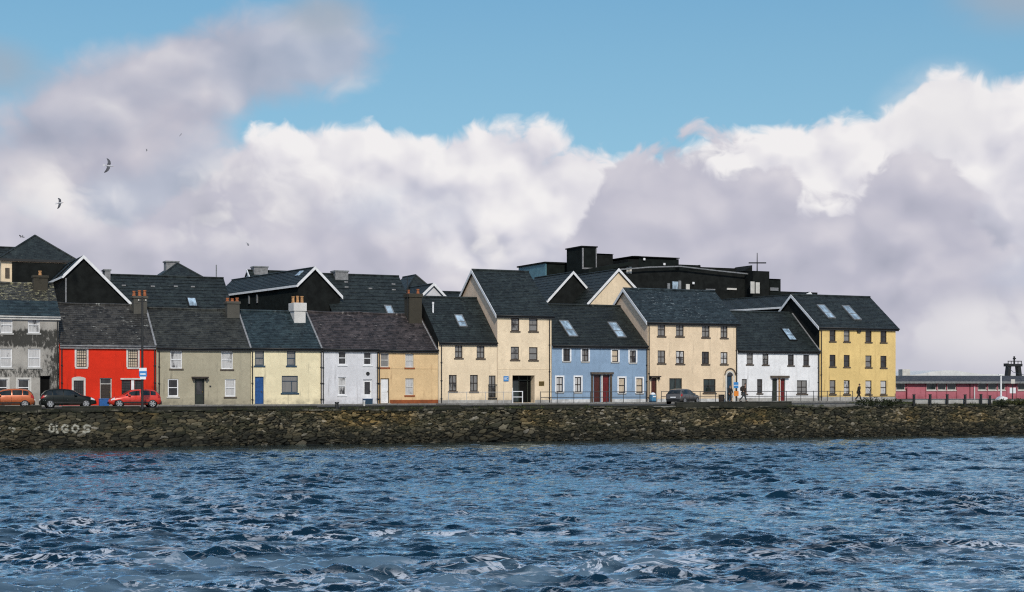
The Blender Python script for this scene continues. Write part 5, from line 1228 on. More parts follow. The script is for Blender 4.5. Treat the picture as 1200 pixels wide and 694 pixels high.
# mooring bollards on the quay edge
def bollard(x, label, h=.55, w=.34, off=.3, mat='gutter'):
    p = on_wall(x, 450, off); t = thing('mooring_bollard', label, 'bollard', (p.x, p.y, COPE + .0), THW, 'bollards on the quay edge')
    MB().tube([(0, 0, -.05), (0, 0, .08), (0, 0, .09), (0, 0, h * .75), (0, 0, h * .8), (0, 0, h)], [w * .6, w * .6, w * .42, w * .40, w * .58, w * .52], 12).build('post', M[mat], t); return t
bollard(394.8, 'squat dark bollard on the quay edge below the lilac house')

# low dark parapet blocks along the quay edge
M['parapet'] = m_ground('mossy_dark_parapet', (.016, .017, .012), (.035, .034, .024), 1.2)
def parapet(x0, x1, y0, y1, off, label, mat='parapet', name='parapet_wall', depth=.45):
    p = on_wall(x0, 450, off); q = on_wall(x1, 450, off); w_ = (q - p).dot(EW); zt = EYE - (y0 - 450) * p.y / F; zb = COPE - .1
    t = thing(name, label, 'low wall', (p.x, p.y, zb), THW, 'low walls on the quay edge'); b = MB(); x = 0; hh = zt - zb
    k_ = max(1, int(w_ / 1.1)); L_ = w_ / k_
    b.box(0, w_, .03, depth - .03, 0, hh - .1); b.build('core', M[mat], t)
    b = MB()
    for i in range(k_): b.box(i * L_ + .008, (i + 1) * L_ - .008, 0, depth, hh - .098, hh + random.uniform(-.02, .02))
    b.build('capping', M[mat], t, bevel=.02); return t
parapet(-60, 49, 475.8, 481, .25, 'dark low parapet before the orange car'); parapet(73, 164, 476.2, 482, .25, 'dark low parapet under the black and red cars')
parapet(186, 300, 476.6, 480, .3, 'dark kerb wall before the beige house'); parapet(302, 372, 476.0, 480, .3, 'dark kerb wall before the cream house with blue door'); parapet(400, 497, 475.8, 480, .3, 'dark kerb wall before the lilac and ochre houses')
parapet(501, 540, 475.0, 479, .3, 'short dark parapet before the low cream house'); parapet(554, 609, 475.2, 479, .3, 'dark parapet below the white tubular barrier')
parapet(613, 690, 474.2, 482, .3, 'long dark parapet before the sky blue house'); parapet(703, 765, 475.4, 480, .3, 'dark parapet before the blue house gutter end')
parapet(766, 792, 476.2, 480, .3, 'pale concrete block on the quay edge beside the silver car', 'kerbstone'); parapet(793, 928, 471.2, 481, .35, 'tall mossy parapet hiding the silver car wheels'); parapet(930, 1040, 474.2, 479, .5, 'pale concrete edge before the yellow house', 'kerbstone')
# grey water-side rail past the last house
t = None
for i, (x, lab) in enumerate(((1071, 'thick dark post nearest the yellow house on the quay edge'), (1090, 'second dark post past the yellow house'), (1110, 'third dark post before the pink building'), (1131, 'fourth dark post before the pink building'), (1149.5, 'fifth dark post before the pink building'), (1160, 'last dark post beside the white mast'))):
    p = on_wall(x, 450, .5); o = thing('quay_post', lab, 'post', (p.x, p.y, COPE), THW + R(random.uniform(-4, 4)), 'dark posts on the quay edge')
    h_ = random.uniform(.88, 1.0) if i < 5 else .85; MB().box(-.10, .10, -.10, .10, -.1, h_).build('post', M['gutter'], o, bevel=.04); MB().box(-.12, .12, -.12, .12, h_ + .002, h_ + .06).build('cap', M['gutter'], o, bevel=.02)
p = on_wall(1072, 450, .75); q = on_wall(1163, 450, .75); o = thing('quay_barrier', 'grey metal barrier sheet behind the dark quay posts', 'barrier', (p.x, p.y, COPE), THW); w_ = (q - p).dot(EW)
MB().box(0, w_, 0, .05, .05, .48).build('panel', M['plinth_grey'], o); MB().tube([(0, .02, .55), (w_, .02, .55)], .04, 8).build('rail', M['grey_metal'], o)

# ------------------------------------------------------------------ pink building, boat gantry, mast beyond the last house
k = Block('low_pink_building', 'long low pink building with grey roof beyond the yellow house', (1040, 441), 186, 9, 'building', None)
zr = k.za; a = k.loc(1230, 450); w_ = a.x
def pk(x, y): v = k.loc(x, y); return v.x, v.z
z0 = -.3; zt = pk(1120, 448)[1]
ops = [(1085.6, 1097.2), (1098.8, 1108.6), (1110, 1120.2), (1146, 1156), (1157.8, 1167.8), (1169.5, 1178), (1192.8, 1204), (1050, 1060.5), (1208, 1218)]
b = MB(); xs = sorted({0.0, w_} | {pk(v, 450)[0] for o_ in ops for v in o_}); za_, zb_ = pk(1120, 457.3)[1], pk(1120, 449.3)[1]; R_ = [(pk(o_[0], 450)[0], pk(o_[1], 450)[0]) for o_ in ops]
zs = [z0, za_, zb_, zt]
for i in range(len(xs) - 1):
    for j in range(3):
        c_ = (xs[i] + xs[i + 1]) / 2
        if j == 1 and any(r_[0] < c_ < r_[1] for r_ in R_): continue
        b.quad((xs[i], 0, zs[j]), (xs[i + 1], 0, zs[j]), (xs[i + 1], 0, zs[j + 1]), (xs[i], 0, zs[j + 1]))
b.quad((0, 0, z0), (0, 9, z0), (0, 9, zt), (0, 0, zt)); b.quad((w_, 0, z0), (w_, 9, z0), (w_, 9, zt), (w_, 0, zt)); b.quad((0, 9, z0), (w_, 9, z0), (w_, 9, zt), (0, 9, zt)); b.build('wall', M['pink'], k.root)
for (xa, xb) in R_:
    b = MB(); b.box(xa + .003, xa + .07, .05, .1, za_ + .003, zb_ - .003); b.box(xb - .07, xb - .003, .05, .1, za_ + .003, zb_ - .003); b.box(xa + .07, xb - .07, .05, .1, za_ + .003, za_ + .08); b.box(xa + .07, xb - .07, .05, .1, zb_ - .08, zb_ - .003)
    wn = b.build('window', M['offwhite'], k.root); MB().quad((xa, .11, za_), (xb, .11, za_), (xb, .11, zb_), (xa, .11, zb_)).build('pane', M['glass_green'], wn); MB().box(xa - .06, xb + .06, -.08, .04, za_ - .12, za_ - .003).build('sill', M['offwhite'], wn)
b = MB(); slab(b, [(-.4, -.6, zt + .05), (w_ + .4, -.6, zt + .05), (w_ + .4, 4.6, zt + .85), (-.4, 4.6, zt + .85)], None, .14); slab(b, [(-.4, 4.602, zt + .85), (w_ + .4, 4.602, zt + .85), (w_ + .4, 9.6, zt + .05), (-.4, 9.6, zt + .05)], None, .14); b.build('roof', M['slate_brown'], k.root)
MB().box(-.4, w_ + .4, -.68, -.61, zt - .16, zt + .1).build('gutter', M['grey_metal'], k.root)
for x in (1063, 1085, 1097.9, 1109.3, 1121, 1136.5, 1141, 1157, 1168.6, 1180, 1191): xx = pk(x, 450)[0]; MB().tube([(xx, -.06, .0), (xx, -.06, zt - .1)], .05, 6).build('downpipe', M['gutter' if x in (1136.5,) else 'pink'], k.root)
MB().box(pk(1064, 450)[0] - .3, pk(1064, 450)[0] + .9, -.5, -.02, 0, 1.3).build('meter_cabinet', M['pink'], k.root)
# warehouse with a pale curved roof behind
k = Block('warehouse', 'pale curved roof warehouse showing above the pink building', (1048, 439), 215, 9, 'warehouse', None)
b = MB(); prof = [(k.loc(x, y).x, k.loc(x, y).z) for x, y in ((1046, 441), (1062, 440.5), (1078, 438.5), (1092, 435.5), (1108, 434), (1120, 434.2), (1134, 436.6), (1150, 438.5), (1172, 438.8), (1200, 439.5), (1230, 440))]
b.prism([(prof[0][0], -.2)] + prof + [(prof[-1][0], -.2)], 0, 20); b.build('hall', M['plinth_white'], k.root)
a = k.loc(1052.5, 433); c_ = k.loc(1061.5, 441); MB().box(a.x, c_.x, -1.5, -.1, -.2, a.z).build('roof_unit', M['offwhite'], k.root)
# trawler gantry
p = at(1187.5, 450, 200); p.z = 0; t = thing('boat_gantry', 'black steel boat gantry towering behind the pink building', 'gantry', p, R(14)); sc_ = 200 / F
Zp = lambda y: EYE - (y - 450) * 200 / F; Xp = lambda x: (x - 1187.5) * sc_
for (xa, xb) in ((1178.2, 1181.5), (1196.6, 1193.2)):
    b = MB(); b.add([(Xp(xa) - .24, -.4, Zp(455)), (Xp(xa) + .24, -.4, Zp(455)), (Xp(xa) + .24, .4, Zp(455)), (Xp(xa) - .24, .4, Zp(455)), (Xp(xb) - .22, -.35, Zp(426.5)), (Xp(xb) + .22, -.35, Zp(426.5)), (Xp(xb) + .22, .35, Zp(426.5)), (Xp(xb) - .22, .35, Zp(426.5))],
                   [(0, 3, 2, 1), (4, 5, 6, 7), (0, 1, 5, 4), (1, 2, 6, 5), (2, 3, 7, 6), (3, 0, 4, 7)]); b.build('leg', M['gutter'], t)
b = MB(); b.prism([(Xp(1177.5), Zp(429.6)), (Xp(1197), Zp(429.6)), (Xp(1197.2), Zp(426.5)), (Xp(1178), Zp(426.5))], -.45, .45); b.build('crossbeam', M['gutter'], t)
for xx in (1179, 1183, 1187.5, 1192, 1196.4): MB().tube([(Xp(xx), -.3, Zp(426.6)), (Xp(xx), -.3, Zp(423.2))], .05, 6).build('rail_post', M['gutter'], t)
MB().tube([(Xp(1178.5), -.3, Zp(423.4)), (Xp(1196.8), -.3, Zp(423.4))], .06, 6).build('rail', M['gutter'], t)
MB().tube([(Xp(1188.7), 0, Zp(426.6)), (Xp(1188.7), 0, Zp(417.6))], .12, 8).build('mast', M['gutter'], t); MB().box(Xp(1187.8), Xp(1190), -.2, .2, Zp(421), Zp(419.6)).build('lamp', M['gutter'], t)
MB().box(Xp(1176.8), Xp(1179.5), -.4, .4, Zp(429.5), Zp(426)).build('sheave_block', M['gutter'], t)
MB().tube([(Xp(1177.5), 0, Zp(428)), (Xp(1165), -4, Zp(436.5)), (Xp(1150), -9, Zp(440)), (Xp(1128), -14, Zp(438))], .035, 5).build('stay', M['gutter'], t)
# white mast on a pale stone base
p = ground(1173, 468.6, ROAD); t = thing('white_mast', 'white mast rising from a pale painted base on the green', 'mast', p, 0); d_ = p.y; Zq = lambda y: EYE - (y - 450) * d_ / F - ROAD; sx_ = d_ / F
MB().tube([(0, 0, 0), (0, 0, Zq(438.5))], .12, 10, r2=.09).build('mast', M['white_paint'], t); MB().box(-.3, .3, -.1, .1, Zq(439.8), Zq(438.6)).build('crosspiece', M['white_paint'], t)
MB().prism([(-5 * sx_, 0), (3 * sx_, 0), (6 * sx_, .1), (5.5 * sx_, .28), (0, .42), (-3 * sx_, .25)], -.6, .6).build('base', M['white_paint'], t)
p = ground(1186.5, 468.2, ROAD); t = thing('notice_board', 'pair of white notices on a dark post before the pink building', 'notice board', p, 0); d_ = p.y
MB().tube([(0, 0, 0), (0, 0, Zq(445))], .06, 8).build('post', M['gutter'], t)
for s_ in (-1, 1): MB().box(s_ * .06, s_ * .36, -.1, -.065, Zq(461), Zq(454.4)).build('board', M['sign_white'], t)
MB().box(-.2, .28, -.09, -.062, Zq(449.6), Zq(444.6)).build('top_plate', M['offwhite'], t)
p = ground(1142, 469.4, ROAD); t = thing('marker_post', 'slim pink white marker post before the pink building', 'post', p, 0); MB().tube([(0, 0, 0), (0, 0, 1.5)], .07, 8).build('post', M['plinth_white'], t); MB().tube([(0, 0, 1.5), (0, 0, 1.62)], .085, 8).build('cap', M['pink'], t)

# ------------------------------------------------------------------ gulls
M['gull_white'] = m_plain('gull_white', (.50, .50, .52), .8, .15, 9); M['gull_grey'] = m_plain('gull_wing_grey', (.075, .078, .09), .8, .3, 9)
def gull(label, x, y, d, rot, span=1.25):
    t = thing('seagull', label, 'gull', at(x, y, d), 0, 'gulls in the sky'); t.rotation_euler = rot
    body = MB(); body.tube([(-.30, 0, 0), (-.2, 0, 0), (-.05, 0, 0), (.08, 0, .005), (.17, 0, .02), (.22, 0, .025), (.265, 0, .02), (.30, 0, .012)], [.012, .045, .075, .07, .042, .045, .03, .008], 10)
    o = body.build('body', M['gull_white'], t, smooth=True)
    MB().add([(-.25, -.05, 0), (-.43, -.10, 0), (-.43, .10, 0), (-.25, .05, 0), (-.25, -.05, .012), (-.43, -.10, .008), (-.43, .10, .008), (-.25, .05, .012)], [(0, 1, 2, 3), (7, 6, 5, 4), (0, 4, 5, 1), (1, 5, 6, 2), (2, 6, 7, 3)]).build('tail', M['gull_white'], t)
    MB().tube([(.30, 0, .012), (.35, 0, .0)], .011, 6, r2=.004).build('beak', M['sign_orange'], t)
    h = span / 2
    for s_ in (1, -1):
        st = [(.05, .09, -.14, .03), (.33, .13, -.10, .10), (.62, .07, -.14, .07), (.86, -.05, -.22, .02), (1.0, -.20, -.26, -.01)]; v, f = [], []
        for (u, xf, xr, zz) in st: v += [(xf, s_ * u * h, zz), (xr, s_ * u * h, zz), (xr, s_ * u * h, zz - .01), (xf, s_ * u * h, zz - .022)]
        for i in range(4):
            for j in range(4): f.append((i * 4 + j, i * 4 + (j + 1) % 4, (i + 1) * 4 + (j + 1) % 4, (i + 1) * 4 + j))
        f += [(0, 1, 2, 3), (16, 19, 18, 17)]; MB().add(v, f).build('wing', M['gull_grey'], t, smooth=False)
gull('largest gull gliding with raised wings, highest in the sky', 127.5, 194.5, 108, (R(78), R(8), R(6)), 1.12)
gull('gull banking with vertical wings lower than the largest one', 70.5, 238, 130, (R(72), R(-6), R(-8)), 1.05)
gull('small gull just over the long slate roofs behind the beige house', 290.5, 286.5, 250, (R(35), R(20), R(40)), 1.2)
gull('tiny gull beside the pyramid roof at the picture edge', 25, 277.5, 260, (R(20), R(35), R(160)), 1.2)
gull('far speck of a gull high over the beige house', 172, 176, 380, (R(40), 0, R(20)), 1.2)
gull('farthest speck of a gull above the long slate roof', 212, 158, 420, (R(50), 0, R(-30)), 1.2)

# ------------------------------------------------------------------ plants on the quay
def m_leaf(name, c):
    m, n, b = material(name); co = coords(n); f = n.noise(co, 3.5, 4, .7); setin(n, b, Base_Color=n.mix(n.smooth(f, .3, .7), mul(c, .5), mul(c, 1.6)), Roughness=.8); b.inputs['Specular IOR Level'].default_value = .2; return m
M['leaf_dark'] = m_leaf('dark_leaves', (.022, .028, .012)); M['leaf_olive'] = m_leaf('olive_leaves', (.05, .052, .018)); M['twig'] = m_plain('twig_bark', (.035, .026, .018), .9, .3, 9); M['grass_blade'] = m_leaf('grass_blades', (.055, .065, .022))
def shrub(label, x, off, rx, ry, rz_, n_, mat, seed):
    rg = random.Random(seed); p = on_wall(x, 450, off); t = thing('shrub', label, 'shrub', (p.x, p.y, COPE), 0, 'shrubs on the quay edge')
    b = MB()
    for i in range(9): a_ = rg.uniform(0, 6.28); b.tube([(0, 0, -.05), (rx * .3 * math.cos(a_), ry * .3 * math.sin(a_), rz_ * .5), (rx * .8 * math.cos(a_), ry * .8 * math.sin(a_), rz_ * rg.uniform(.6, 1.1))], .018, 5, r2=.006)
    b.build('stem', M['twig'], t); b = MB(); cl = [(rg.uniform(-.8, .8) * rx, rg.uniform(-.7, .7) * ry, rg.uniform(.15, .95) * rz_, rg.uniform(.2, .42)) for _ in range(16)]
    for i in range(n_):
        cx, cy, cz, r_ = rg.choice(cl); a_, e_ = rg.uniform(0, 6.28), rg.uniform(-1, 1.4); rr = r_ * rg.random() ** .5
        c = Vector((cx + rr * math.cos(a_) * math.cos(e_), cy + rr * math.sin(a_) * math.cos(e_), max(.02, cz + rr * math.sin(e_) * .8))); u = Vector((rg.uniform(-1, 1), rg.uniform(-1, 1), rg.uniform(-.4, 1))).normalized(); w2 = u.cross(Vector((rg.uniform(-1, 1), rg.uniform(-1, 1), .3))).normalized(); s_ = rg.uniform(.05, .11)
        b.add([c - u * s_, c + w2 * s_ * .45, c + u * s_, c - w2 * s_ * .45], [(0, 1, 2, 3)])
    b.build('foliage', M[mat], t); return t
shrub('dark low shrub around the bare sapling before the yellow house', 1021, .15, 1.6, .5, .55, 900, 'leaf_dark', 1); shrub('dark shrub hanging over the quay just past the sapling', 1044, .1, 1.3, .45, .45, 700, 'leaf_dark', 2)
shrub('olive clump on the quay edge before the white mast', 1186, .5, 1.8, .6, .4, 700, 'leaf_olive', 3); shrub('small dark clump at the quay edge under the grass before the pink building', 1172, -.25, .55, .3, .35, 260, 'leaf_dark', 4)
p = on_wall(1019.5, 450, .3); t = thing('bare_sapling', 'thin leafless sapling growing at the quay edge before the yellow house', 'sapling', (p.x, p.y, COPE), 0); rg = random.Random(9)
b = MB(); b.tube([(0, 0, -.05), (.03, 0, .5), (-.04, .03, 1.05), (.05, 0, 1.55), (.12, 0, 2.05)], [.035, .032, .026, .018, .006], 6); b.build('trunk', M['twig'], t)
for i in range(9):
    z_ = rg.uniform(.5, 1.6); a_ = rg.choice((0, math.pi)) + rg.uniform(-.6, .6); L_ = rg.uniform(.25, .6); b = MB(); b.tube([(0, 0, z_), (L_ * .5 * math.cos(a_), L_ * .4 * math.sin(a_), z_ + L_ * .45), (L_ * math.cos(a_) * .8, L_ * .6 * math.sin(a_), z_ + L_ * 1.05)], [.014, .01, .004], 5); b.build('branch', M['twig'], t)
# tufts of grass along the coping and the green past the last house
b = MB(); rg = random.Random(21)
def tuft(s_, off, z, k_, hmax):
    c = OW + EW * s_ + NW * off
    for _ in range(k_):
        a_ = rg.uniform(0, 6.28); h_ = rg.uniform(.4, 1) * hmax; q = Vector((c.x + rg.uniform(-.2, .2), c.y + rg.uniform(-.12, .12), z)); d2_ = Vector((math.cos(a_), math.sin(a_), 0)); sd_ = Vector((-d2_.y, d2_.x, 0)) * .012
        b.add([q - sd_, q + sd_, q + d2_ * h_ * .25 + Vector((0, 0, h_ * .7)) + sd_ * .7, q + d2_ * h_ * .25 + Vector((0, 0, h_ * .7)) - sd_ * .7, q + d2_ * h_ * .6 + Vector((0, 0, h_))], [(0, 1, 2, 3), (3, 2, 4)])
for _ in range(420):
    s_ = rg.uniform(SA, SB)
    if fbm(np.array(s_ * .15), np.array(3.3), 77, 3) > .47: tuft(s_, rg.uniform(-.12, .25), COPE - .02, 16, rg.uniform(.12, .3))
s0_, s1_ = wS(1040), wS(1260)
for _ in range(900): tuft(rg.uniform(s0_, s1_), rg.uniform(.6, 7), ROAD - .03, 12, rg.uniform(.1, .28))
o = b.build('grass', M['grass_blade']); tag(o, 'rough grass growing along the quay edge', 'grass', kind='stuff')
# ------------------------------------------------------------------ sky, sun, camera
SUN_EL, SUN_AZ = R(34), R(172)      # azimuth from +Y towards +X: behind us, over the right shoulder
W = bpy.data.worlds.new('World'); S.world = W; W.use_nodes = True; t = W.node_tree; t.nodes.clear(); n = NT(t)
out = n.n('ShaderNodeOutputWorld'); bg = n.n('ShaderNodeBackground', {'Strength': .1}); t.links.new(bg.outputs[0], out.inputs[0])
sky = n.n('ShaderNodeTexSky', sky_type='NISHITA'); sky.sun_disc = False; sky.sun_elevation = SUN_EL; sky.sun_rotation = SUN_AZ
sky.air_density = 1.0; sky.dust_density = .6; sky.ozone_density = 2.0
dirv = n.n('ShaderNodeTexCoord').outputs['Generated']; sp = n.n('ShaderNodeSeparateXYZ', {0: dirv})
az = n.math('ARCTAN2', sp.outputs[0], sp.outputs[1]); el = n.math('ARCSINE', sp.outputs[2])
K = F / 1000                                   # angles in "kilo-pixels" so that cloud outlines can be listed
AX = n.math('MULTIPLY', az, K); EY_ = n.math('MULTIPLY', el, K)
def curve(pts):
    """cloud top outline: (azimuth in px from the photo's left edge, height in px above the horizon)"""
    tt = n.math('DIVIDE', n.math('ADD', AX, .6 + 3.0), 7.2, clamp=True)
    nd = n.n('ShaderNodeFloatCurve'); t.links.new(tt, nd.inputs['Value']); c = nd.mapping.curves[0]
    P = [((p[0] / 1000 + 3.0) / 7.2, p[1] / 1000) for p in pts]
    while len(c.points) < len(P): c.points.new(.5, .5)
    for q, p in zip(c.points, P): q.location = p; q.handle_type = 'AUTO_CLAMPED'
    nd.mapping.update(); return nd.outputs[0]
# a puffy fractal: rounded lumps at several sizes
G = bpy.data.node_groups.new('cloud_puffs', 'ShaderNodeTree')
G.interface.new_socket('Vector', in_out='INPUT', socket_type='NodeSocketVector'); sk_ = G.interface.new_socket('Detail', in_out='INPUT', socket_type='NodeSocketFloat'); G.interface.new_socket('Value', in_out='OUTPUT', socket_type='NodeSocketFloat')
g = NT(G); gi = g.n('NodeGroupInput'); go = g.n('NodeGroupOutput')
w1 = g.n('ShaderNodeTexNoise', {'Vector': gi.outputs[0], 'Scale': 11.0, 'Detail': 2.6, 'Roughness': .6}, noise_dimensions='2D')
wv = g.n('ShaderNodeVectorMath', {0: w1.outputs['Color'], 1: (.5, .5, .5)}, operation='SUBTRACT'); wv2 = g.n('ShaderNodeVectorMath', {0: wv.outputs[0], 3: .075}, operation='SCALE')
p2 = g.n('ShaderNodeVectorMath', {0: gi.outputs[0], 1: wv2.outputs[0]}, operation='ADD').outputs[0]
vo = g.n('ShaderNodeTexVoronoi', {'Vector': p2, 'Scale': 9.0, 'Detail': gi.outputs[1], 'Roughness': .52, 'Lacunarity': 2.1, 'Randomness': 1.0, 'Smoothness': .45}, voronoi_dimensions='2D', feature='SMOOTH_F1', normalize=True)
no = g.n('ShaderNodeTexNoise', {'Vector': p2, 'Scale': 5.0, 'Detail': g.math('MULTIPLY', gi.outputs[1], 2.3), 'Roughness': .60}, noise_dimensions='2D')
val = g.math('ADD', g.math('MULTIPLY', g.math('SUBTRACT', 1.0, vo.outputs[0]), .55), g.math('MULTIPLY', no.outputs[0], .55)); G.links.new(val, go.inputs[0])
def puffs(off, sx=1.0, sy=1.0, det=3.2):
    v = n.n('ShaderNodeCombineXYZ', {0: n.math('ADD', n.math('MULTIPLY', AX, sx), off[0]), 1: n.math('ADD', n.math('MULTIPLY', EY_, sy), off[1])}).outputs[0]
    def ev(vec, det):
        gn = n.n('ShaderNodeGroup'); gn.node_tree = G; t.links.new(vec, gn.inputs[0]); gn.inputs[1].default_value = det; return gn.outputs[0]
    a = ev(v, det); s1 = ev(v, 1.0); b_ = ev(n.n('ShaderNodeVectorMath', {0: v, 1: (.014, .030, 0)}, operation='ADD').outputs[0], 1.0); return a, n.math('SUBTRACT', s1, b_)
def soft(v, lo, hi): return n.smooth(v, lo, hi)
def blob(x, y, rx, ry):
    dx = n.math('DIVIDE', n.math('SUBTRACT', AX, (x - 600) / 1000), rx / 1000); dy = n.math('DIVIDE', n.math('SUBTRACT', EY_, (450 - y) / 1000), ry / 1000)
    return n.smooth(n.math('SQRT', n.math('ADD', n.math('MULTIPLY', dx, dx), n.math('MULTIPLY', dy, dy))), 1.0, .15)
C = lambda r, g_, b_: (r * 10, g_ * 10, b_ * 10)      # a displayed (linear) colour under the .1 background strength
blue = n.mix(1.0, sky.outputs[0], (.72, 1.02, 1.0), 'MULTIPLY')
blue = n.mix(.5, blue, n.ramp(n.smooth(el, .0, .6), [(0, C(.33, .50, .66)), (.30, C(.24, .46, .66)), (.48, C(.17, .41, .67)), (.72, C(.17, .41, .70)), (1, C(.10, .30, .60))]))
col = blue
# L0 scattered cloud added unseen above the frame (it lights the scene and shows in the water)
fa, _ = puffs((3.3, 7.7), .55, .75, 2.0); m0 = n.math('MULTIPLY', soft(fa, .61, .78), soft(EY_, .47, .62)); col = n.mix(n.math('MULTIPLY', m0, .85), col, C(.72, .72, .78))
# L1 bright cumulus bank
H1c = curve([(-3000, 250), (-900, 270), (-300, 300), (0, 200), (200, 215), (285, 270), (320, 300), (430, 300), (520, 296), (600, 298), (650, 300), (695, 290), (745, 272), (790, 252), (830, 272), (880, 285), (925, 300), (970, 312), (1015, 318), (1050, 332), (1095, 362), (1140, 338), (1190, 342), (1300, 330), (1500, 290), (1900, 330), (2600, 240), (4200, 250)])
f1, r1 = puffs((.0, .0), 1.25, 1.4)
d1 = n.math('ADD', n.math('DIVIDE', n.math('SUBTRACT', H1c, EY_), .075), n.math('MULTIPLY', n.math('SUBTRACT', f1, .62), 2.4))
m1 = soft(d1, .0, .30)
lit = n.math('ADD', n.math('MULTIPLY', r1, 2.6), n.math('ADD', n.smooth(d1, 2.8, .0, .40, .86), n.math('MULTIPLY', n.math('SUBTRACT', f1, .6), .45)), clamp=True)
c1 = n.ramp(lit, [(0, C(.46, .47, .56)), (.35, C(.57, .57, .655)), (.65, C(.73, .715, .765)), (1, C(.88, .86, .865))])
c1 = n.mix(n.smooth(EY_, .13, -.02), c1, C(.58, .58, .65)); col = n.mix(m1, col, c1)
# L2 grey-mauve cloud in front: the tall soft mass at the left, the dark bank right of centre
H2c = curve([(-3000, 250), (-900, 260), (-300, 300), (-60, 290), (40, 292), (90, 308), (150, 330), (215, 342), (265, 322), (310, 280), (350, 258), (420, 240), (470, 215), (510, 185), (560, 140), (630, 140), (665, 195), (690, 222), (740, 248), (800, 262), (860, 265), (915, 235), (950, 190), (1000, 225), (1050, 255), (1090, 240), (1130, 190), (1200, 150), (1500, 250), (2600, 200), (4200, 230)])
f2, r2 = puffs((4.1, 2.2), 1.0, 1.25)
d2 = n.math('ADD', n.math('DIVIDE', n.math('SUBTRACT', H2c, EY_), .085), n.math('MULTIPLY', n.math('SUBTRACT', f2, .62), 3.4))
wide = n.smooth(AX, -.2, .06, 1.0, .28)         # wispy at the left, crisp at the right
m2 = n.math('MULTIPLY', n.smooth(n.math('DIVIDE', d2, wide), .0, 1.0), n.smooth(AX, -.24, .04, .86, .93))
lit2 = n.math('ADD', n.math('MULTIPLY', r2, 1.6), n.math('ADD', n.smooth(d2, 2.4, .0, .34, .48), n.math('MULTIPLY', n.math('SUBTRACT', f2, .6), .7)), clamp=True)
c2 = n.ramp(lit2, [(0, C(.38, .39, .48)), (.4, C(.50, .495, .585)), (.7, C(.63, .61, .675)), (1, C(.84, .81, .82))])
c2 = n.mix(n.math('MULTIPLY', n.smooth(EY_, .30, .42), n.smooth(AX, -.1, -.25)), c2, n.mix(.6, c2, C(.44, .44, .52)))
c2 = n.mix(n.smooth(EY_, .11, -.02), c2, C(.57, .565, .64)); col = n.mix(m2, col, c2)
# long grey arm of thin cloud reaching up to the right above it
f7, r7 = puffs((6.2, 3.4), .9, 1.15)
def lens(x, y, ang, ra, rb):
    dx = n.math('SUBTRACT', AX, (x - 600) / 1000); dy = n.math('SUBTRACT', EY_, (450 - y) / 1000); ca, sa = math.cos(ang), math.sin(ang)
    u = n.math('DIVIDE', n.math('ADD', n.math('MULTIPLY', dx, ca), n.math('MULTIPLY', dy, sa)), ra / 1000); v_ = n.math('DIVIDE', n.math('SUBTRACT', n.math('MULTIPLY', dy, ca), n.math('MULTIPLY', dx, sa)), rb / 1000)
    return n.math('SUBTRACT', 1.0, n.math('SQRT', n.math('ADD', n.math('MULTIPLY', u, u), n.math('MULTIPLY', v_, v_))))
body = n.math('MAXIMUM', lens(235, 106, R(17), 215, 66), n.math('MAXIMUM', lens(120, 160, R(25), 150, 70), lens(350, 74, R(4), 105, 44)))
d7 = n.math('ADD', n.math('MULTIPLY', body, 1.5), n.math('MULTIPLY', n.math('SUBTRACT', f7, .60), 2.6))
m7 = n.math('MULTIPLY', n.smooth(d7, -.12, .80), n.smooth(AX, -.42, -.15, .92, .70))
l7 = n.math('ADD', n.math('MULTIPLY', r7, 2.0), n.math('ADD', .44, n.math('MULTIPLY', n.math('SUBTRACT', f7, .6), .8)), clamp=True)
c7 = n.ramp(l7, [(0, C(.37, .38, .47)), (.4, C(.47, .465, .55)), (.75, C(.60, .575, .635)), (1, C(.74, .71, .73))])
col = n.mix(m7, col, c7)
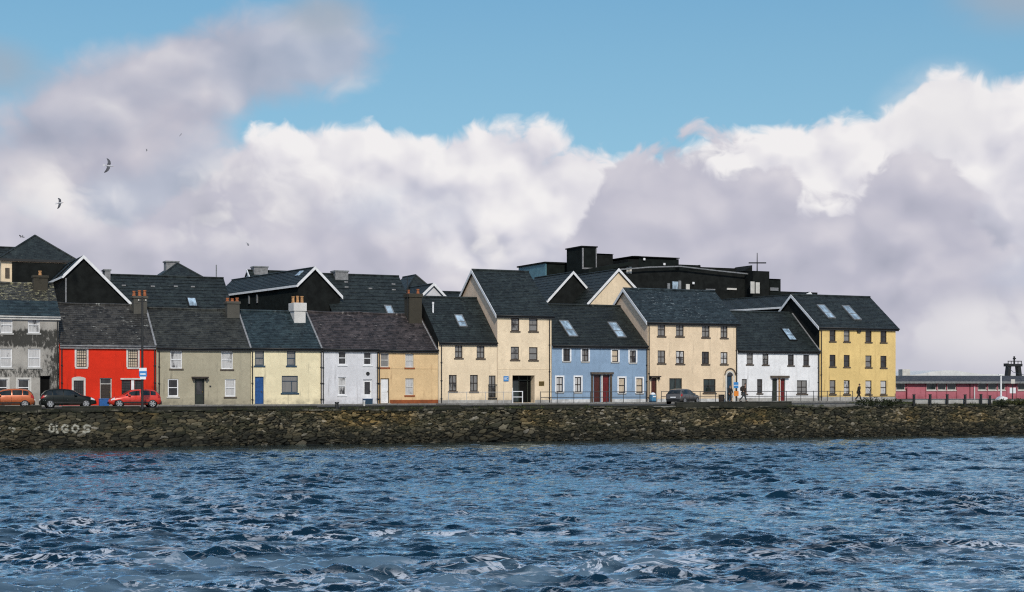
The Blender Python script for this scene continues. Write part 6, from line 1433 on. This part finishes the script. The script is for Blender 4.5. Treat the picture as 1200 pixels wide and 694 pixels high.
# bright breaks low in the left mass
f3, r3 = puffs((9.4, 5.1), 1.3, 1.5, 2.0)
m3 = n.math('MULTIPLY', soft(f3, .60, .78), n.math('MAXIMUM', blob(260, 245, 150, 75), n.math('MAXIMUM', blob(100, 235, 110, 60), blob(560, 280, 130, 60))))
col = n.mix(n.math('MULTIPLY', m3, .75), col, C(.90, .875, .86))
m5 = n.math('MULTIPLY', soft(f3, .50, .72), n.math('MAXIMUM', blob(1150, 390, 170, 60), blob(1090, 150, 90, 70))); col = n.mix(n.math('MULTIPLY', m5, .75), col, C(.80, .785, .80))
m6 = n.math('MULTIPLY', soft(f1, .45, .7), n.math('MAXIMUM', blob(470, 250, 110, 45), blob(1190, 330, 90, 40))); col = n.mix(n.math('MULTIPLY', m6, .45), col, C(.47, .53, .66))
# thin grey scraps
f4, _ = puffs((1.7, 8.8), .9, 1.3, 2.0)
m4 = n.math('MULTIPLY', soft(f4, .40, .66), n.math('MAXIMUM', blob(1180, 22, 120, 60), n.math('MAXIMUM', blob(5, 105, 95, 45), blob(380, 30, 70, 40)))); col = n.mix(n.math('MULTIPLY', m4, .75), col, C(.36, .42, .50))
t.links.new(col, bg.inputs[0])
W.cycles.sampling_method = 'MANUAL'; W.cycles.sample_map_resolution = 512

sd = bpy.data.lights.new('sun', 'SUN'); sd.energy = 2.75; sd.angle = R(3); sd.color = (1.0, .925, .82); so = link(bpy.data.objects.new('sun', sd))
v = Vector((math.sin(SUN_AZ) * math.cos(SUN_EL), math.cos(SUN_AZ) * math.cos(SUN_EL), math.sin(SUN_EL))); so.rotation_euler = v.to_track_quat('Z', 'Y').to_euler()

cd_ = bpy.data.cameras.new('camera'); cam = link(bpy.data.objects.new('camera', cd_)); cam.location = CAM; cam.rotation_euler = (R(90), 0, 0)
cd_.sensor_width = 36; cd_.lens = F / 1200 * 36; cd_.shift_y = (450 - 347) / 1200; cd_.clip_end = 9000; cd_.clip_start = .5; S.camera = cam
S.view_settings.view_transform = 'Standard'; S.view_settings.look = 'None'; S.view_settings.exposure = 0
S.render.engine = 'CYCLES'; S.cycles.use_denoising = False; S.cycles.filter_width = 1.15; S.cycles.max_bounces = 3; S.cycles.diffuse_bounces = 2; S.cycles.glossy_bounces = 2; S.cycles.sample_clamp_indirect = 2.0; S.cycles.sample_clamp_direct = 2.0
